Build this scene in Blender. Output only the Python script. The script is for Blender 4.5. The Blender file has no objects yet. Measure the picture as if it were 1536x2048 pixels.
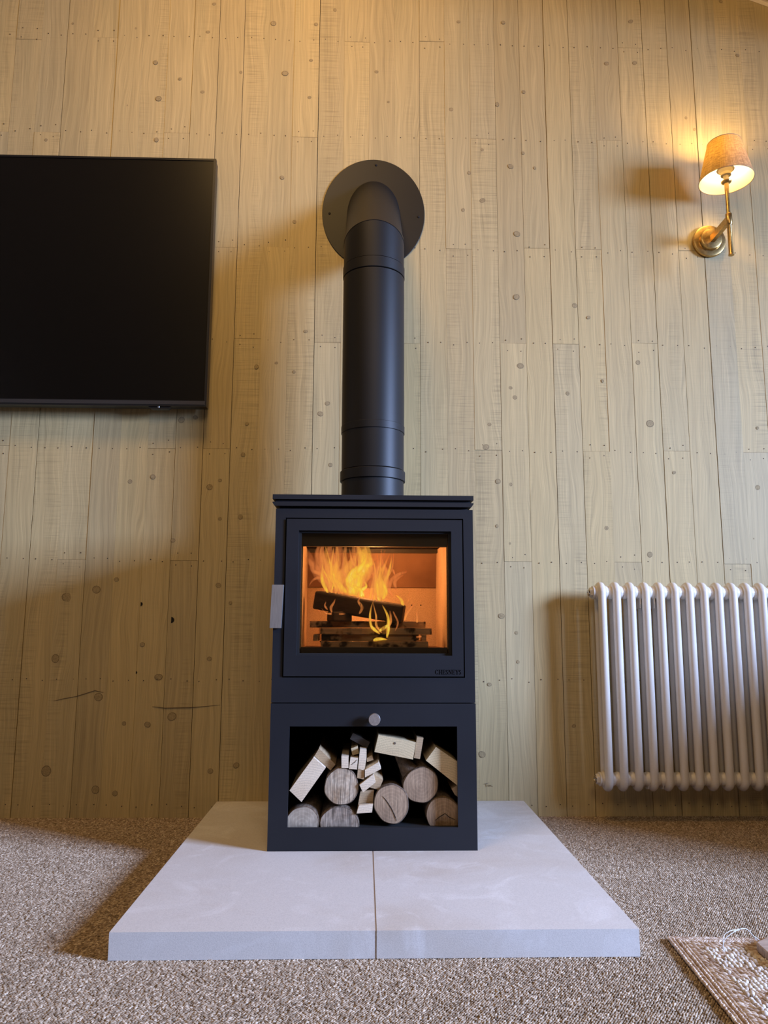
import bpy, bmesh, math, random
from mathutils import Vector, Matrix, Euler
random.seed(7)
C = bpy.context.scene.collection
S = bpy.context.scene
PI = math.pi

# ------------------------------------------------------------------ camera
CAM = Vector((-0.0084, -2.412, 0.5919))
RT = Vector((0.99963466, -0.02676686, 0.00375328))
UP = Vector((-0.00763635, -0.14648228, 0.98918382))
FW = Vector((0.02592755, 0.98885109, 0.14663316))
FPX = 1500.41
cd = bpy.data.cameras.new('camera')
cam = bpy.data.objects.new('camera', cd)
C.objects.link(cam)
cam.matrix_world = Matrix(((RT.x, UP.x, -FW.x, CAM.x), (RT.y, UP.y, -FW.y, CAM.y), (RT.z, UP.z, -FW.z, CAM.z), (0, 0, 0, 1)))
cd.sensor_fit = 'HORIZONTAL'
cd.sensor_width = 36
cd.lens = 36 * FPX / 1536
cd.clip_start = 0.02
S.camera = cam

def at(px, py, Y):                     # point of the plane y = Y seen at a photo pixel (measuring aid)
    d = FW + RT * ((px - 768) / FPX) + UP * ((1024 - py) / FPX)
    return CAM + d * ((Y - CAM.y) / d.y)

# ------------------------------------------------------------------ world, lights, exposure
S.view_settings.view_transform = 'Standard'
S.view_settings.look = 'None'
S.view_settings.gamma = 1
S.view_settings.use_curve_mapping = False
S.view_settings.exposure = 0.0
S.cycles.max_bounces = 10
S.cycles.diffuse_bounces = 4
S.cycles.transparent_max_bounces = 48
S.cycles.sample_clamp_indirect = 4
S.cycles.caustics_reflective = False
S.cycles.caustics_refractive = False
w = bpy.data.worlds.new('world')
S.world = w
w.use_nodes = True
w.node_tree.nodes['Background'].inputs[0].default_value = (0.62, 0.75, 1.0, 1)
w.node_tree.nodes['Background'].inputs[1].default_value = 1.0

def area(name, loc, target, sx, sy, power, col, spread=PI):
    l = bpy.data.lights.new(name, 'AREA')
    l.shape = 'RECTANGLE'; l.size = sx; l.size_y = sy
    l.energy = power; l.color = col; l.spread = spread
    o = bpy.data.objects.new(name, l); C.objects.link(o)
    o.location = loc
    o.rotation_euler = (Vector(target) - Vector(loc)).to_track_quat('-Z', 'Y').to_euler()
    return o
def point(name, loc, power, col, r=0.03):
    l = bpy.data.lights.new(name, 'POINT')
    l.energy = power; l.color = col; l.shadow_soft_size = r
    o = bpy.data.objects.new(name, l); C.objects.link(o); o.location = loc
    return o
COOL = (0.41, 0.56, 0.96)
WARM = (1.0, 0.60, 0.21)
# daylight from the right window, warm lamps under the ridge, and an added fill
area('window_daylight', (4.75, -2.42, 1.85), (0.05, -0.5, 0.4), 1.7, 1.2, 178, COOL, math.radians(68))
area('ceiling_lamp_light', (-0.35, -1.25, 3.05), (-0.1, -0.2, 1.2), 0.5, 0.5, 19.5, WARM)
area('rear_fill_light', (0.3, -3.3, 2.55), (0.2, -0.6, 0.5), 0.9, 0.9, 18, (1.0, 0.74, 0.46))  # added warm fill from the camera side, not a lamp of the room
point('ridge_lamp_light', (-0.25, -0.42, 3.12), 2.2, (1.0, 0.58, 0.2), 0.05)

# ------------------------------------------------------------------ node helpers
class Mat:
    def __init__(s, name):
        s.m = bpy.data.materials.new(name); s.m.use_nodes = True
        s.t = s.m.node_tree; s.t.nodes.clear()
        s.out = s.t.nodes.new('ShaderNodeOutputMaterial')
    def n(s, typ, ins=None, **props):
        nd = s.t.nodes.new('ShaderNode' + typ)
        for k, v in props.items(): setattr(nd, k, v)
        for k, v in (ins or {}).items():
            if isinstance(v, tuple) and len(v) == 2 and hasattr(v[0], 'outputs'): s.t.links.new(v[0].outputs[v[1]], nd.inputs[k])
            elif hasattr(v, 'outputs'): s.t.links.new(v.outputs[0], nd.inputs[k])
            else:
                if isinstance(v, tuple) and len(v) == 3 and nd.inputs[k].type == 'RGBA': v = v + (1,)
                nd.inputs[k].default_value = v
        return nd
    def math(s, op, a, b=0.0, c=0.0): return s.n('Math', {0: a, 1: b, 2: c}, operation=op)
    def ramp(s, fac, stops, interp='LINEAR'):
        r = s.n('ValToRGB', {0: fac}); cr = r.color_ramp; cr.interpolation = interp
        while len(cr.elements) < len(stops): cr.elements.new(0.5)
        for e, (p, c) in zip(cr.elements, stops):
            e.position = p; e.color = (c, c, c, 1) if isinstance(c, (int, float)) else tuple(c) + (1,)
        return r
    def mix(s, fac, a, b, blend='MIX'):
        return (s.n('Mix', {0: fac, 6: a, 7: b}, data_type='RGBA', blend_type=blend), 2)
    def vmap(s, vec, scale=(1, 1, 1), loc=(0, 0, 0), rot=(0, 0, 0)):
        return s.n('Mapping', {0: vec, 1: loc, 2: rot, 3: scale})
    def noise(s, vec, scale, detail=3, rough=0.5, dist=0.0):
        return s.n('TexNoise', {'Vector': vec, 'Scale': scale, 'Detail': detail, 'Roughness': rough, 'Distortion': dist})
    def bump(s, h, strength, dist=0.001, normal=None):
        i = {'Height': h, 'Strength': strength, 'Distance': dist}
        if normal: i['Normal'] = normal
        return s.n('Bump', i)
    def pbr(s, col, rough=0.5, metal=0.0, normal=None, **kw):
        i = {'Base Color': col, 'Roughness': rough, 'Metallic': metal}
        if normal: i['Normal'] = normal
        i.update(kw)
        b = s.n('BsdfPrincipled', i)
        s.t.links.new(b.outputs[0], s.out.inputs[0]); return s.m
    def surf(s, nd):
        s.t.links.new(nd.outputs[0], s.out.inputs[0]); return s.m

def simple(name, col, rough=0.5, metal=0.0, nscale=60, namp=0.08, bump=0.05, **kw):
    M = Mat(name); tc = M.n('TexCoord')
    nz = M.noise((tc, 'Object'), nscale, 4)
    c = M.mix(M.ramp(nz, [(0.3, 1 - namp), (0.7, 1 + 0)]), (0, 0, 0), col)
    c = M.mix(1.0, col, M.ramp(nz, [(0.3, 1 - namp), (0.7, 1.0)]), 'MULTIPLY')
    return M.pbr(c, rough, metal, M.bump(nz, bump) if bump else None, **kw)

# ------------------------------------------------------------------ mesh helpers
def obj(name, bm, mat, parent=None, smooth=False, bevel=0.0, seg=2, angle=None):
    if bevel:
        ed = [e for e in bm.edges if len(e.link_faces) == 2 and e.calc_face_angle(0) > 0.6]
        bmesh.ops.bevel(bm, geom=ed, offset=bevel, segments=seg, profile=0.5, affect='EDGES')
    bmesh.ops.recalc_face_normals(bm, faces=bm.faces)
    me = bpy.data.meshes.new(name); bm.to_mesh(me); bm.free()
    for m in (mat if isinstance(mat, (list, tuple)) else [mat]): me.materials.append(m)
    if smooth:
        me.polygons.foreach_set('use_smooth', [True] * len(me.polygons))
        try: me.set_sharp_from_angle(angle=math.radians(angle or 40))
        except Exception: pass
    o = bpy.data.objects.new(name, me); C.objects.link(o)
    if parent: o.parent = parent
    return o
def tag(o, label, cat, group=None):
    o['label'] = label; o['category'] = cat
    if group: o['group'] = group
    return o
def thing(name, label, cat, loc=(0, 0, 0), group=None):
    o = bpy.data.objects.new(name, None); C.objects.link(o); o.location = loc
    o.empty_display_size = 0.05
    return tag(o, label, cat, group)
def keep(o, root):                     # parent a mesh made in world coordinates under a placed root
    o.parent = root
    o.matrix_parent_inverse = Matrix.Translation(-root.location)
    return o
def struct(o): o['kind'] = 'structure'; return o
def hexa(bm, pts):                     # 8 points: bottom ring 0-3, top ring 4-7
    v = [bm.verts.new(p) for p in pts]
    for f in ((0, 3, 2, 1), (4, 5, 6, 7), (0, 1, 5, 4), (1, 2, 6, 5), (2, 3, 7, 6), (3, 0, 4, 7)): bm.faces.new([v[i] for i in f])
def box(bm, x0, x1, y0, y1, z0, z1):
    hexa(bm, [(x0, y0, z0), (x1, y0, z0), (x1, y1, z0), (x0, y1, z0), (x0, y0, z1), (x1, y0, z1), (x1, y1, z1), (x0, y1, z1)])
def boxbm(*a):
    bm = bmesh.new(); box(bm, *a); return bm
def prism(bm, poly, y0, y1):           # polygon in x,z extruded along y
    a = [bm.verts.new((x, y0, z)) for x, z in poly]; b = [bm.verts.new((x, y1, z)) for x, z in poly]
    bm.faces.new(a); bm.faces.new(b[::-1]); n = len(poly)
    for i in range(n): bm.faces.new((a[i], b[i], b[(i + 1) % n], a[(i + 1) % n]))
def prismz(bm, poly, z0, z1):
    a = [bm.verts.new((x, y, z0)) for x, y in poly]; b = [bm.verts.new((x, y, z1)) for x, y in poly]
    bm.faces.new(a[::-1]); bm.faces.new(b); n = len(poly)
    for i in range(n): bm.faces.new((a[i], a[(i + 1) % n], b[(i + 1) % n], b[i]))
def ring(bm, o, i, y0, y1):            # rectangular frame, o / i = x0,x1,z0,z1
    def loop(r, y): return [bm.verts.new(p) for p in ((r[0], y, r[2]), (r[1], y, r[2]), (r[1], y, r[3]), (r[0], y, r[3]))]
    of, inf, ob, ib = loop(o, y0), loop(i, y0), loop(o, y1), loop(i, y1)
    for k in range(4):
        j = (k + 1) % 4
        bm.faces.new((of[k], of[j], inf[j], inf[k])); bm.faces.new((ob[k], ib[k], ib[j], ob[j]))
        bm.faces.new((of[k], ob[k], ob[j], of[j])); bm.faces.new((inf[k], inf[j], ib[j], ib[k]))
def frame3(d):
    d = d.normalized(); a = Vector((0, 0, 1)) if abs(d.z) < 0.9 else Vector((0, 1, 0))
    u = d.cross(a).normalized(); return u, u.cross(d).normalized()
def tube(bm, pts, rad, n=12, cap=True, closed=False, flat=1.0):
    pts = [Vector(p) for p in pts]; m = len(pts); rings = []
    rad = [rad] * m if isinstance(rad, (int, float)) else rad
    u = None
    for i, p in enumerate(pts):
        if closed: d = pts[(i + 1) % m] - pts[i - 1]
        else: d = pts[min(i + 1, m - 1)] - pts[max(i - 1, 0)]
        d.normalize()
        if u is None: u, v = frame3(d)
        else:
            u = (u - d * u.dot(d)).normalized(); v = u.cross(d).normalized()
        rings.append([bm.verts.new(p + (u * math.cos(2 * PI * k / n) + v * math.sin(2 * PI * k / n) * flat) * rad[i]) for k in range(n)])
    for i in range(m if closed else m - 1):
        a, b = rings[i], rings[(i + 1) % m]
        for k in range(n): bm.faces.new((a[k], a[(k + 1) % n], b[(k + 1) % n], b[k]))
    if cap and not closed: bm.faces.new(rings[0][::-1]); bm.faces.new(rings[-1])
    return rings
def lathe(bm, prof, n=32, mat=None, cap=True):   # prof = (radius, height) pairs turned about z, then moved by mat
    rings = []
    for r, z in prof:
        rings.append([bm.verts.new((mat or Matrix()) @ Vector((r * math.cos(2 * PI * k / n), r * math.sin(2 * PI * k / n), z))) for k in range(n)])
    for a, b in zip(rings, rings[1:]):
        for k in range(n): bm.faces.new((a[k], a[(k + 1) % n], b[(k + 1) % n], b[k]))
    if cap: bm.faces.new(rings[0][::-1]); bm.faces.new(rings[-1])
    return rings
AX_X = Matrix.Rotation(PI / 2, 4, 'Y')            # lathe axis z -> +x
AX_Y = Matrix.Rotation(PI / 2, 4, 'X')            # lathe axis z -> -y (towards the camera)
def T(x, y, z): return Matrix.Translation((x, y, z))
def scatter(name, pts, rots, scl, base_bm, mat, parent, smooth=True):   # many tiny grains as one 'stuff' mesh object
    me = bpy.data.meshes.new(name + '_points'); me.from_pydata(pts, [], [])
    a = me.attributes.new('rot', 'FLOAT_VECTOR', 'POINT'); a.data.foreach_set('vector', [c for r in rots for c in r])
    a = me.attributes.new('scl', 'FLOAT_VECTOR', 'POINT'); a.data.foreach_set('vector', [c for r in scl for c in r])
    gm = bpy.data.meshes.new(name + '_grain'); base_bm.to_mesh(gm); base_bm.free(); gm.materials.append(mat)
    if smooth: gm.polygons.foreach_set('use_smooth', [True] * len(gm.polygons))
    go = bpy.data.objects.new(name + '_grain', gm)
    o = bpy.data.objects.new(name, me); C.objects.link(o); me.materials.append(mat)
    ng = bpy.data.node_groups.new(name, 'GeometryNodeTree')
    ng.interface.new_socket('Geometry', in_out='INPUT', socket_type='NodeSocketGeometry')
    ng.interface.new_socket('Geometry', in_out='OUTPUT', socket_type='NodeSocketGeometry')
    N = ng.nodes.new; L = ng.links.new
    gi, goo = N('NodeGroupInput'), N('NodeGroupOutput')
    oi = N('GeometryNodeObjectInfo'); oi.inputs[0].default_value = go
    ip = N('GeometryNodeInstanceOnPoints')
    ar = N('GeometryNodeInputNamedAttribute'); ar.data_type = 'FLOAT_VECTOR'; ar.inputs[0].default_value = 'rot'
    sc = N('GeometryNodeInputNamedAttribute'); sc.data_type = 'FLOAT_VECTOR'; sc.inputs[0].default_value = 'scl'
    L(gi.outputs[0], ip.inputs['Points']); L(oi.outputs['Geometry'], ip.inputs['Instance'])
    er = N('FunctionNodeEulerToRotation'); L(ar.outputs[0], er.inputs[0]); L(er.outputs[0], ip.inputs['Rotation'])
    L(sc.outputs[0], ip.inputs['Scale']); L(ip.outputs[0], goo.inputs[0])
    md = o.modifiers.new('grains', 'NODES'); md.node_group = ng
    o['kind'] = 'stuff'
    if parent: o.parent = parent
    return o

# ------------------------------------------------------------------ materials
def wood_board():
    M = Mat('limed_larch_boards'); g = M.n('NewGeometry'); oi = M.n('ObjectInfo')
    off = M.n('VectorMath', {0: M.n('CombineXYZ', {0: (oi, 'Random'), 1: 0.0, 2: (oi, 'Random')}), 1: (37.0, 11.0, 53.0)}, operation='MULTIPLY')
    p = M.n('VectorMath', {0: (g, 'Position'), 1: (off, 0)}, operation='ADD')
    # slow waviness, then rings stretched along the board
    warp = M.noise(M.vmap(p, (9, 1, 2.2)), 1.0, 2, 0.5)
    wv = M.n('CombineXYZ', {0: M.math('MULTIPLY', (warp, 0), 0.07), 1: 0.0, 2: 0.0})
    pw = M.n('VectorMath', {0: (p, 0), 1: (wv, 0)}, operation='ADD')
    rings = M.noise(M.vmap(pw, (105, 1, 1.5)), 1.0, 2, 0.45)
    fine = M.noise(M.vmap(pw, (420, 1, 5)), 1.0, 3, 0.6)
    broad = M.noise(M.vmap(p, (16, 1, 0.7)), 1.0, 2, 0.5)
    saw = M.noise(M.vmap(p, (7, 1, 210)), 1.0, 2, 0.6)
    sawmask = M.math('MULTIPLY', M.ramp(M.noise(M.vmap(p, (14, 1, 1.6)), 1.0, 1), [(0.44, 0), (0.62, 1)]),
                     M.ramp(M.math('FRACT', M.math('MULTIPLY', (oi, 'Random'), 7.31)), [(0.35, 0.15), (0.6, 1)]))
    tone = M.ramp(M.math('FRACT', M.math('MULTIPLY', (oi, 'Random'), 13.7)),
                  [(0.0, (0.46, 0.362, 0.186)), (0.35, (0.525, 0.409, 0.2)), (0.7, (0.485, 0.393, 0.211)), (1.0, (0.54, 0.415, 0.195))])
    c = M.mix(1.0, tone, M.ramp(rings, [(0.3, 0.86), (0.55, 1.0), (0.72, 1.08)]), 'MULTIPLY')
    c = M.mix(1.0, c, M.ramp(fine, [(0.32, 0.83), (0.68, 1.12)]), 'MULTIPLY')
    c = M.mix(M.ramp(broad, [(0.52, 0), (0.72, 0.55)]), c, M.mix(1.0, c, (0.86, 0.9, 0.93), 'MULTIPLY'))
    c = M.mix(1.0, c, M.mix(sawmask, (1, 1, 1), M.ramp(saw, [(0.32, 0.78), (0.5, 1.0), (0.7, 1.07)])), 'MULTIPLY')
    h = M.math('ADD', M.math('MULTIPLY', (rings, 0), 0.8), M.math('MULTIPLY', M.math('MULTIPLY', (saw, 0), sawmask), 1.3))
    h = M.math('ADD', h, M.math('MULTIPLY', (fine, 0), 0.5))
    return M.pbr(c, 0.62, 0, M.bump(h, 0.3, 0.001))
BOARD = wood_board()
BACK = simple('dark_batten', (0.03, 0.022, 0.015), 0.9)
KNOT = simple('knot_brown', (0.41, 0.315, 0.16), 0.8, nscale=300, namp=0.4)
KNOTRIM = simple('knot_rim', (0.25, 0.185, 0.095), 0.8, nscale=300, namp=0.4)
NAIL = simple('dark_nail', (0.05, 0.035, 0.025), 0.6)
HOLE = simple('knot_hole_black', (0.006, 0.005, 0.004), 0.9)
SCRATCH = simple('scratch_brown', (0.12, 0.085, 0.055), 0.8)
PLASTER = simple('cream_plaster', (0.5, 0.41, 0.30), 0.8)
CEIL = simple('ceiling_paint', (0.36, 0.25, 0.155), 0.8)
TRIM = simple('pale_trim', (0.72, 0.62, 0.5), 0.5)

# ------------------------------------------------------------------ room shell
XL, XR, YF = -2.75, 4.6, -5.2
RIDGE, SLOPE, FLAT = 3.40, 0.385, 2.63       # the right slope meets a flat lower ceiling
XK = (RIDGE - FLAT) / SLOPE
def zc(x): return max(RIDGE - SLOPE * abs(x), FLAT) if x > 0 else RIDGE - SLOPE * abs(x)
wall = struct(obj('wall_back', (lambda b: (prism(b, [(XL, -0.02), (XR, -0.02), (XR, zc(XR) + 0.05), (XK, FLAT + 0.05), (0, RIDGE + 0.05), (XL, zc(XL) + 0.05)], 0.018, 0.12), b)[1])(bmesh.new()), BACK))
def seam(i): return 0.175 + i * (0.0898 if i >= 0 else 0.0892)
JOINTS = [(-17, 2.272), (-16, 1.158), (-16, 2.63), (-15, 2.273), (-13, 0.789), (-13, 2.644), (-10, 1.154), (-10, 2.28), (-9, 0.787), (-8, 1.155), (-8, 1.858), (-7, 1.533), (-6, 1.862), (-5, 2.274), (-4, 1.523), (-3, 2.65), (-1, 1.524), (0, 2.659), (1, 1.866), (2, 1.159), (2, 2.281), (3, 0.791), (3, 1.529), (4, 1.874), (5, 1.529), (6, 1.158), (6, 1.872), (7, 0.791), (7, 2.285), (8, 1.536), (8, 2.652), (9, 1.162), (10, 1.874), (11, 0.787), (12, 1.16), (13, 2.276), (-12, 1.87), (-11, 1.53), (-14, 1.53), (14, 1.53)]
ROWS = [0.038, 0.414, 0.79, 1.157, 1.526, 1.864, 2.28, 2.652]
WIDE = {-4: 2.2, 9: 2.6, 10: 1.6, 5: 1.8, 4: 1.2, 8: 1.6, 3: 1.2, -8: 2.0, -7: 1.8, 11: 2.4, 0: 1.2, -9: 1.4, -14: 2.4, -16: 1.2, -12: 1.4, 6: 2.0}
rnd = random.Random(3)
boards = {}
for i in range(-33, 50):
    x0, x1 = max(seam(i), XL + 0.002), min(seam(i + 1), XR - 0.002)
    if x1 - x0 < 0.01: continue
    g0 = WIDE.get(i, 0.1) * 0.00042 + 0.0001; g1 = WIDE.get(i + 1, 0.1) * 0.00042 + 0.0001
    zs = [0.0] + sorted(z for k, z in JOINTS if k == i) + [None]
    for a, b in zip(zs, zs[1:]):
        bm = bmesh.new(); xa, xb = x0 + g0, x1 - g1
        za = a + (0.0004 if a else 0.0)
        ta, tb = (zc(xa) - 0.002, zc(xb) - 0.002) if b is None else (b - 0.0004, b - 0.0004)
        f = rnd.uniform(-0.0007, 0.0007); t1, t2 = rnd.uniform(-0.0006, 0.0006), rnd.uniform(-0.0006, 0.0006)
        hexa(bm, [(xa, f + t1, za), (xb, f + t2, za), (xb, 0.018, za), (xa, 0.018, za), (xa, f + t1, ta), (xb, f + t2, tb), (xb, 0.018, tb), (xa, 0.018, ta)])
        o = obj('board', bm, BOARD, wall, bevel=0.0003, seg=1)
        boards[(i, a)] = o
bm = bmesh.new()
for i in range(-17, 15):
    js = {min(ROWS, key=lambda r: abs(r - z)) for k, z in JOINTS if k == i}
    for r in ROWS:
        for fx in (0.24, 0.77):
            for dz in ((-0.019, 0.019) if r in js else (0,)):
                x = seam(i) + 0.09 * (fx + rnd.uniform(-0.06, 0.06)); z = r + dz + rnd.uniform(-0.006, 0.006)
                lathe(bm, [(0.0019, -0.0035), (0.0017, 0.0009), (0.0008, 0.0013)], 6, T(x, 0, z) @ AX_Y)
nl = obj('nail_heads', bm, NAIL, wall); nl['kind'] = 'stuff'
KN = [(-0.874,2.781,4.9),(-1.058,2.696,4.9),(-0.835,2.682,6.5),(-0.562,2.788,6.5),(-0.580,2.675,6.5),(-0.671,2.488,6.5),(-0.590,2.439,6.5),(-0.759,2.550,9.7),(-0.742,2.410,11.3),(-0.742,2.252,9.7),(-0.863,2.526,6.5),(-0.849,2.381,6.5),(-1.121,2.243,6.5),(-0.458,2.519,6.5),(-0.348,2.716,11.3),(-0.196,2.716,8.1),(-0.211,2.572,6.5),(-0.302,2.519,11.3),(-0.129,2.776,8.1),(0.022,2.533,6.5),(0.065,2.416,4.9),(0.317,2.740,6.5),(0.479,2.742,8.1),(0.451,2.416,9.7),(0.287,2.392,8.1),(0.395,2.239,6.5),(-0.214,2.427,6.5),(0.945,2.759,8.1),(0.952,2.592,8.1),(0.850,2.587,8.1),(0.547,2.467,8.1),(1.330,2.632,6.5),(1.282,2.851,6.5),(1.127,2.379,6.5),(1.155,2.335,6.5),(0.539,2.230,6.5),(0.494,2.178,9.7),(0.511,1.925,11.3),(0.504,1.695,11.3),(0.393,2.047,9.7),(0.325,2.010,8.1),(0.348,2.150,8.1),(0.579,2.174,6.5),(0.749,1.625,6.5),(0.703,1.667,9.7),(0.912,1.467,9.7),(0.512,1.450,11.3),(0.477,1.373,6.5),(0.789,1.401,6.5),(-0.303,2.119,8.1),(-0.257,1.955,8.1),(-0.372,1.435,9.7),(-0.407,1.135,8.1),(-0.398,1.239,6.5),(-0.157,1.276,9.7),(-0.134,1.312,8.1),(-0.121,1.104,8.1),(-0.211,1.561,6.5),(-0.512,1.027,11.3),(-0.479,1.049,6.5),(-0.247,1.419,6.5),(-0.307,1.449,6.5),(-0.612,1.250,13.0),(-0.567,1.259,8.1),(-0.696,1.059,9.7),(-0.769,1.043,8.1),(-0.409,0.930,9.7),(-0.475,0.923,6.5),(-0.942,0.669,19.4),(-0.856,0.694,14.6),(-0.795,0.726,8.1),(-0.622,0.852,8.1),(-0.472,0.709,9.7),(-0.432,0.654,6.5),(-0.407,1.136,8.1),(-0.970,0.479,16.2),(-0.830,0.362,14.6),(-0.823,0.086,14.6),(-0.975,0.141,19.4),(-0.601,0.303,14.6),(-0.747,0.282,8.1),(-0.648,0.423,11.3),(-0.703,0.523,8.1),(-0.675,0.279,9.7),(-0.398,0.157,9.7),(-0.476,0.140,9.7),(-0.355,0.290,6.5),(-0.763,0.075,9.7),(-0.492,0.479,8.1),(0.491,1.340,8.1),(0.429,1.054,9.7),(0.470,1.044,8.1),(0.943,1.255,14.6),(1.292,1.041,9.7),(1.263,0.871,9.7),(0.921,0.816,11.3),(0.391,1.169,11.3),(0.404,1.246,6.5),(1.306,1.244,6.5),(0.782,0.902,8.1),(0.669,1.356,8.1),(0.463,0.849,6.5),(0.432,0.616,9.7),(0.423,0.906,6.5),(1.015,1.089,6.5),(0.430,0.618,6.5),(0.390,0.402,6.5),(0.363,0.189,11.3),(0.479,0.563,6.5),(0.482,0.472,6.5),(0.654,0.275,6.5)]
bm = bmesh.new(); bm2 = bmesh.new()
for x, z, r in KN:
    r *= 0.00085; el = rnd.uniform(0.85, 1.35); a = rnd.uniform(-0.5, 0.5)
    mt = T(x, 0, z) @ Matrix.Rotation(a, 4, 'Y') @ Matrix.Diagonal((el, 1, 1, 1)) @ AX_Y
    lathe(bm, [(r * 0.85, -0.003), (r * 0.85, 0.00085), (r * 0.3, 0.0009)], 14, mt)
    lathe(bm2, [(r, -0.003), (r, 0.0007), (r * 0.83, 0.0008)], 14, mt)
o = obj('knots', bm, KNOT, wall, smooth=True); o['kind'] = 'stuff'
o = obj('knot_rims', bm2, KNOTRIM, wall, smooth=True); o['kind'] = 'stuff'
for x, z, r in ((-0.6165, 0.5994, 0.0095), (-0.7145, 0.6491, 0.006), (-0.7185, 0.4366, 0.004)):   # half-round knot holes at board edges
    bm = bmesh.new(); prism(bm, [(x + (r * math.cos(a) if k else 0), z + r * math.sin(a)) for k, a in enumerate([-PI / 2 + PI * j / 8 for j in range(9)])], -0.0012, 0.004)
    obj('knot_hole', bm, HOLE, wall)
for pts in ([(-0.9674, 0.3496), (-0.935, 0.357), (-0.8993, 0.3633), (-0.842, 0.3815), (-0.8154, 0.3755)], [(-0.6622, 0.3333), (-0.6234, 0.3288), (-0.5417, 0.3304), (-0.4538, 0.338)]):
    bm = bmesh.new(); tube(bm, [(x, -0.0005, z) for x, z in pts], [0.0006] + [0.0019] * (len(pts) - 2) + [0.0006], 6, flat=0.6)
    obj('scratch', bm, SCRATCH, wall)
# faint pencil scribble low on the boards right of the stove
bm = bmesh.new()
for st_ in ([(290, 1571), (310, 1566), (331, 1561)], [(308, 1565), (310, 1580), (313, 1595)], [(326, 1576), (329, 1592)], [(335, 1592), (338, 1577), (344, 1591), (350, 1578), (357, 1592)], [(363, 1591), (366, 1593)]):
    tube(bm, [at(900 + a / 4.268, 1200 + b / 4.268, -0.0009) for a, b in st_], 0.00055, 5)
obj('pencil_mark', bm, simple('pencil_brown', (0.2, 0.15, 0.095), 0.8), wall)
# ceiling slopes, trims, other walls (out of frame)
bm = bmesh.new()
prism(bm, [(XL - 0.1, zc(XL - 0.1)), (0, RIDGE), (XK, FLAT), (XR + 0.1, FLAT), (XR + 0.1, FLAT + 0.08), (XK, FLAT + 0.08), (0, RIDGE + 0.08), (XL - 0.1, zc(XL - 0.1) + 0.08)], YF - 0.1, 0.12)
struct(obj('ceiling', bm, CEIL))
for nm, sgn in (('trim_1', 1), ('trim_2', -1)):
    bm = bmesh.new(); xe = XK if sgn > 0 else XL
    prism(bm, [(0, RIDGE), (xe, zc(xe)), (xe, zc(xe) - 0.007), (0, RIDGE - 0.007)], -0.016, -0.001)
    struct(obj(nm, bm, TRIM))
bm = bmesh.new(); box(bm, XL - 0.1, XL, YF, 0.1, -0.02, zc(XL)); struct(obj('wall_left', bm, PLASTER))
bm = bmesh.new(); prism(bm, [(XL, -0.02), (XR, -0.02), (XR, FLAT), (XK, FLAT), (0, RIDGE), (XL, zc(XL))], YF - 0.1, YF); struct(obj('wall_front', bm, PLASTER))
wy0, wy1, wz0, wz1 = -3.3, -1.9, 1.2, 2.5
bm = bmesh.new()
box(bm, XR, XR + 0.1, YF, wy0, -0.02, zc(XR)); box(bm, XR, XR + 0.1, wy1, 0.1, -0.02, zc(XR))
box(bm, XR, XR + 0.1, wy0, wy1, -0.02, wz0); box(bm, XR, XR + 0.1, wy0, wy1, wz1, zc(XR))
struct(obj('wall_right', bm, PLASTER))
bm = bmesh.new()
for a in ((wy0, wy0 + 0.05, wz0, wz1), (wy1 - 0.05, wy1, wz0, wz1), (wy0, wy1, wz0, wz0 + 0.05), (wy0, wy1, wz1 - 0.05, wz1), ((wy0 + wy1) / 2 - 0.02, (wy0 + wy1) / 2 + 0.02, wz0, wz1)):
    box(bm, XR + 0.02, XR + 0.07, *a)
struct(obj('window_1', bm, TRIM))

# floor: carpet backing and its loops
M = Mat('carpet_backing'); tc = M.n('TexCoord')
CARPETB = M.pbr(M.ramp(M.noise((tc, 'Object'), 300, 2), [(0.35, (0.10, 0.075, 0.05)), (0.65, (0.19, 0.15, 0.11))]), 0.95)
M = Mat('carpet_loops'); oi = M.n('ObjectInfo')
CARPET = M.pbr(M.ramp((oi, 'Random'), [(0.0, (0.17, 0.118, 0.072)), (0.25, (0.27, 0.195, 0.128)), (0.6, (0.37, 0.28, 0.19)), (0.88, (0.47, 0.37, 0.265)), (1.0, (0.63, 0.52, 0.39))]), 0.95)
floor = struct(obj('floor', boxbm(XL - 0.05, XR + 0.05, YF - 0.05, 0.1, -0.05, 0.001), CARPETB))
def grain(sub=1):
    b = bmesh.new(); bmesh.ops.create_icosphere(b, subdivisions=sub, radius=1.0); return b
P, Rr, Sc = [], [], []
rn = random.Random(5)
st = 0.0047; row = 0; y = -0.002
while y > -1.5:
    x = -1.15 + (row % 2) * st * 0.5; lim = 1.35
    while x < lim:
        if not (-0.449 < x < 0.486 and y > -0.979):
            P.append((x + rn.uniform(-.0007, .0007), y + rn.uniform(-.0006, .0006), 0.0024 + rn.uniform(-0.0008, 0.0009)))
            Rr.append((rn.uniform(-.35, .35), rn.uniform(-.3, .3), 0.75 + rn.uniform(-.35, .35)))
            k = rn.uniform(0.85, 1.2); Sc.append((0.0033 * k, 0.0019 * k, 0.0022 * k))
        x += st
    y -= st * 0.72; row += 1
scatter('carpet_pile', P, Rr, Sc, grain(1), CARPET, floor)

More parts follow.
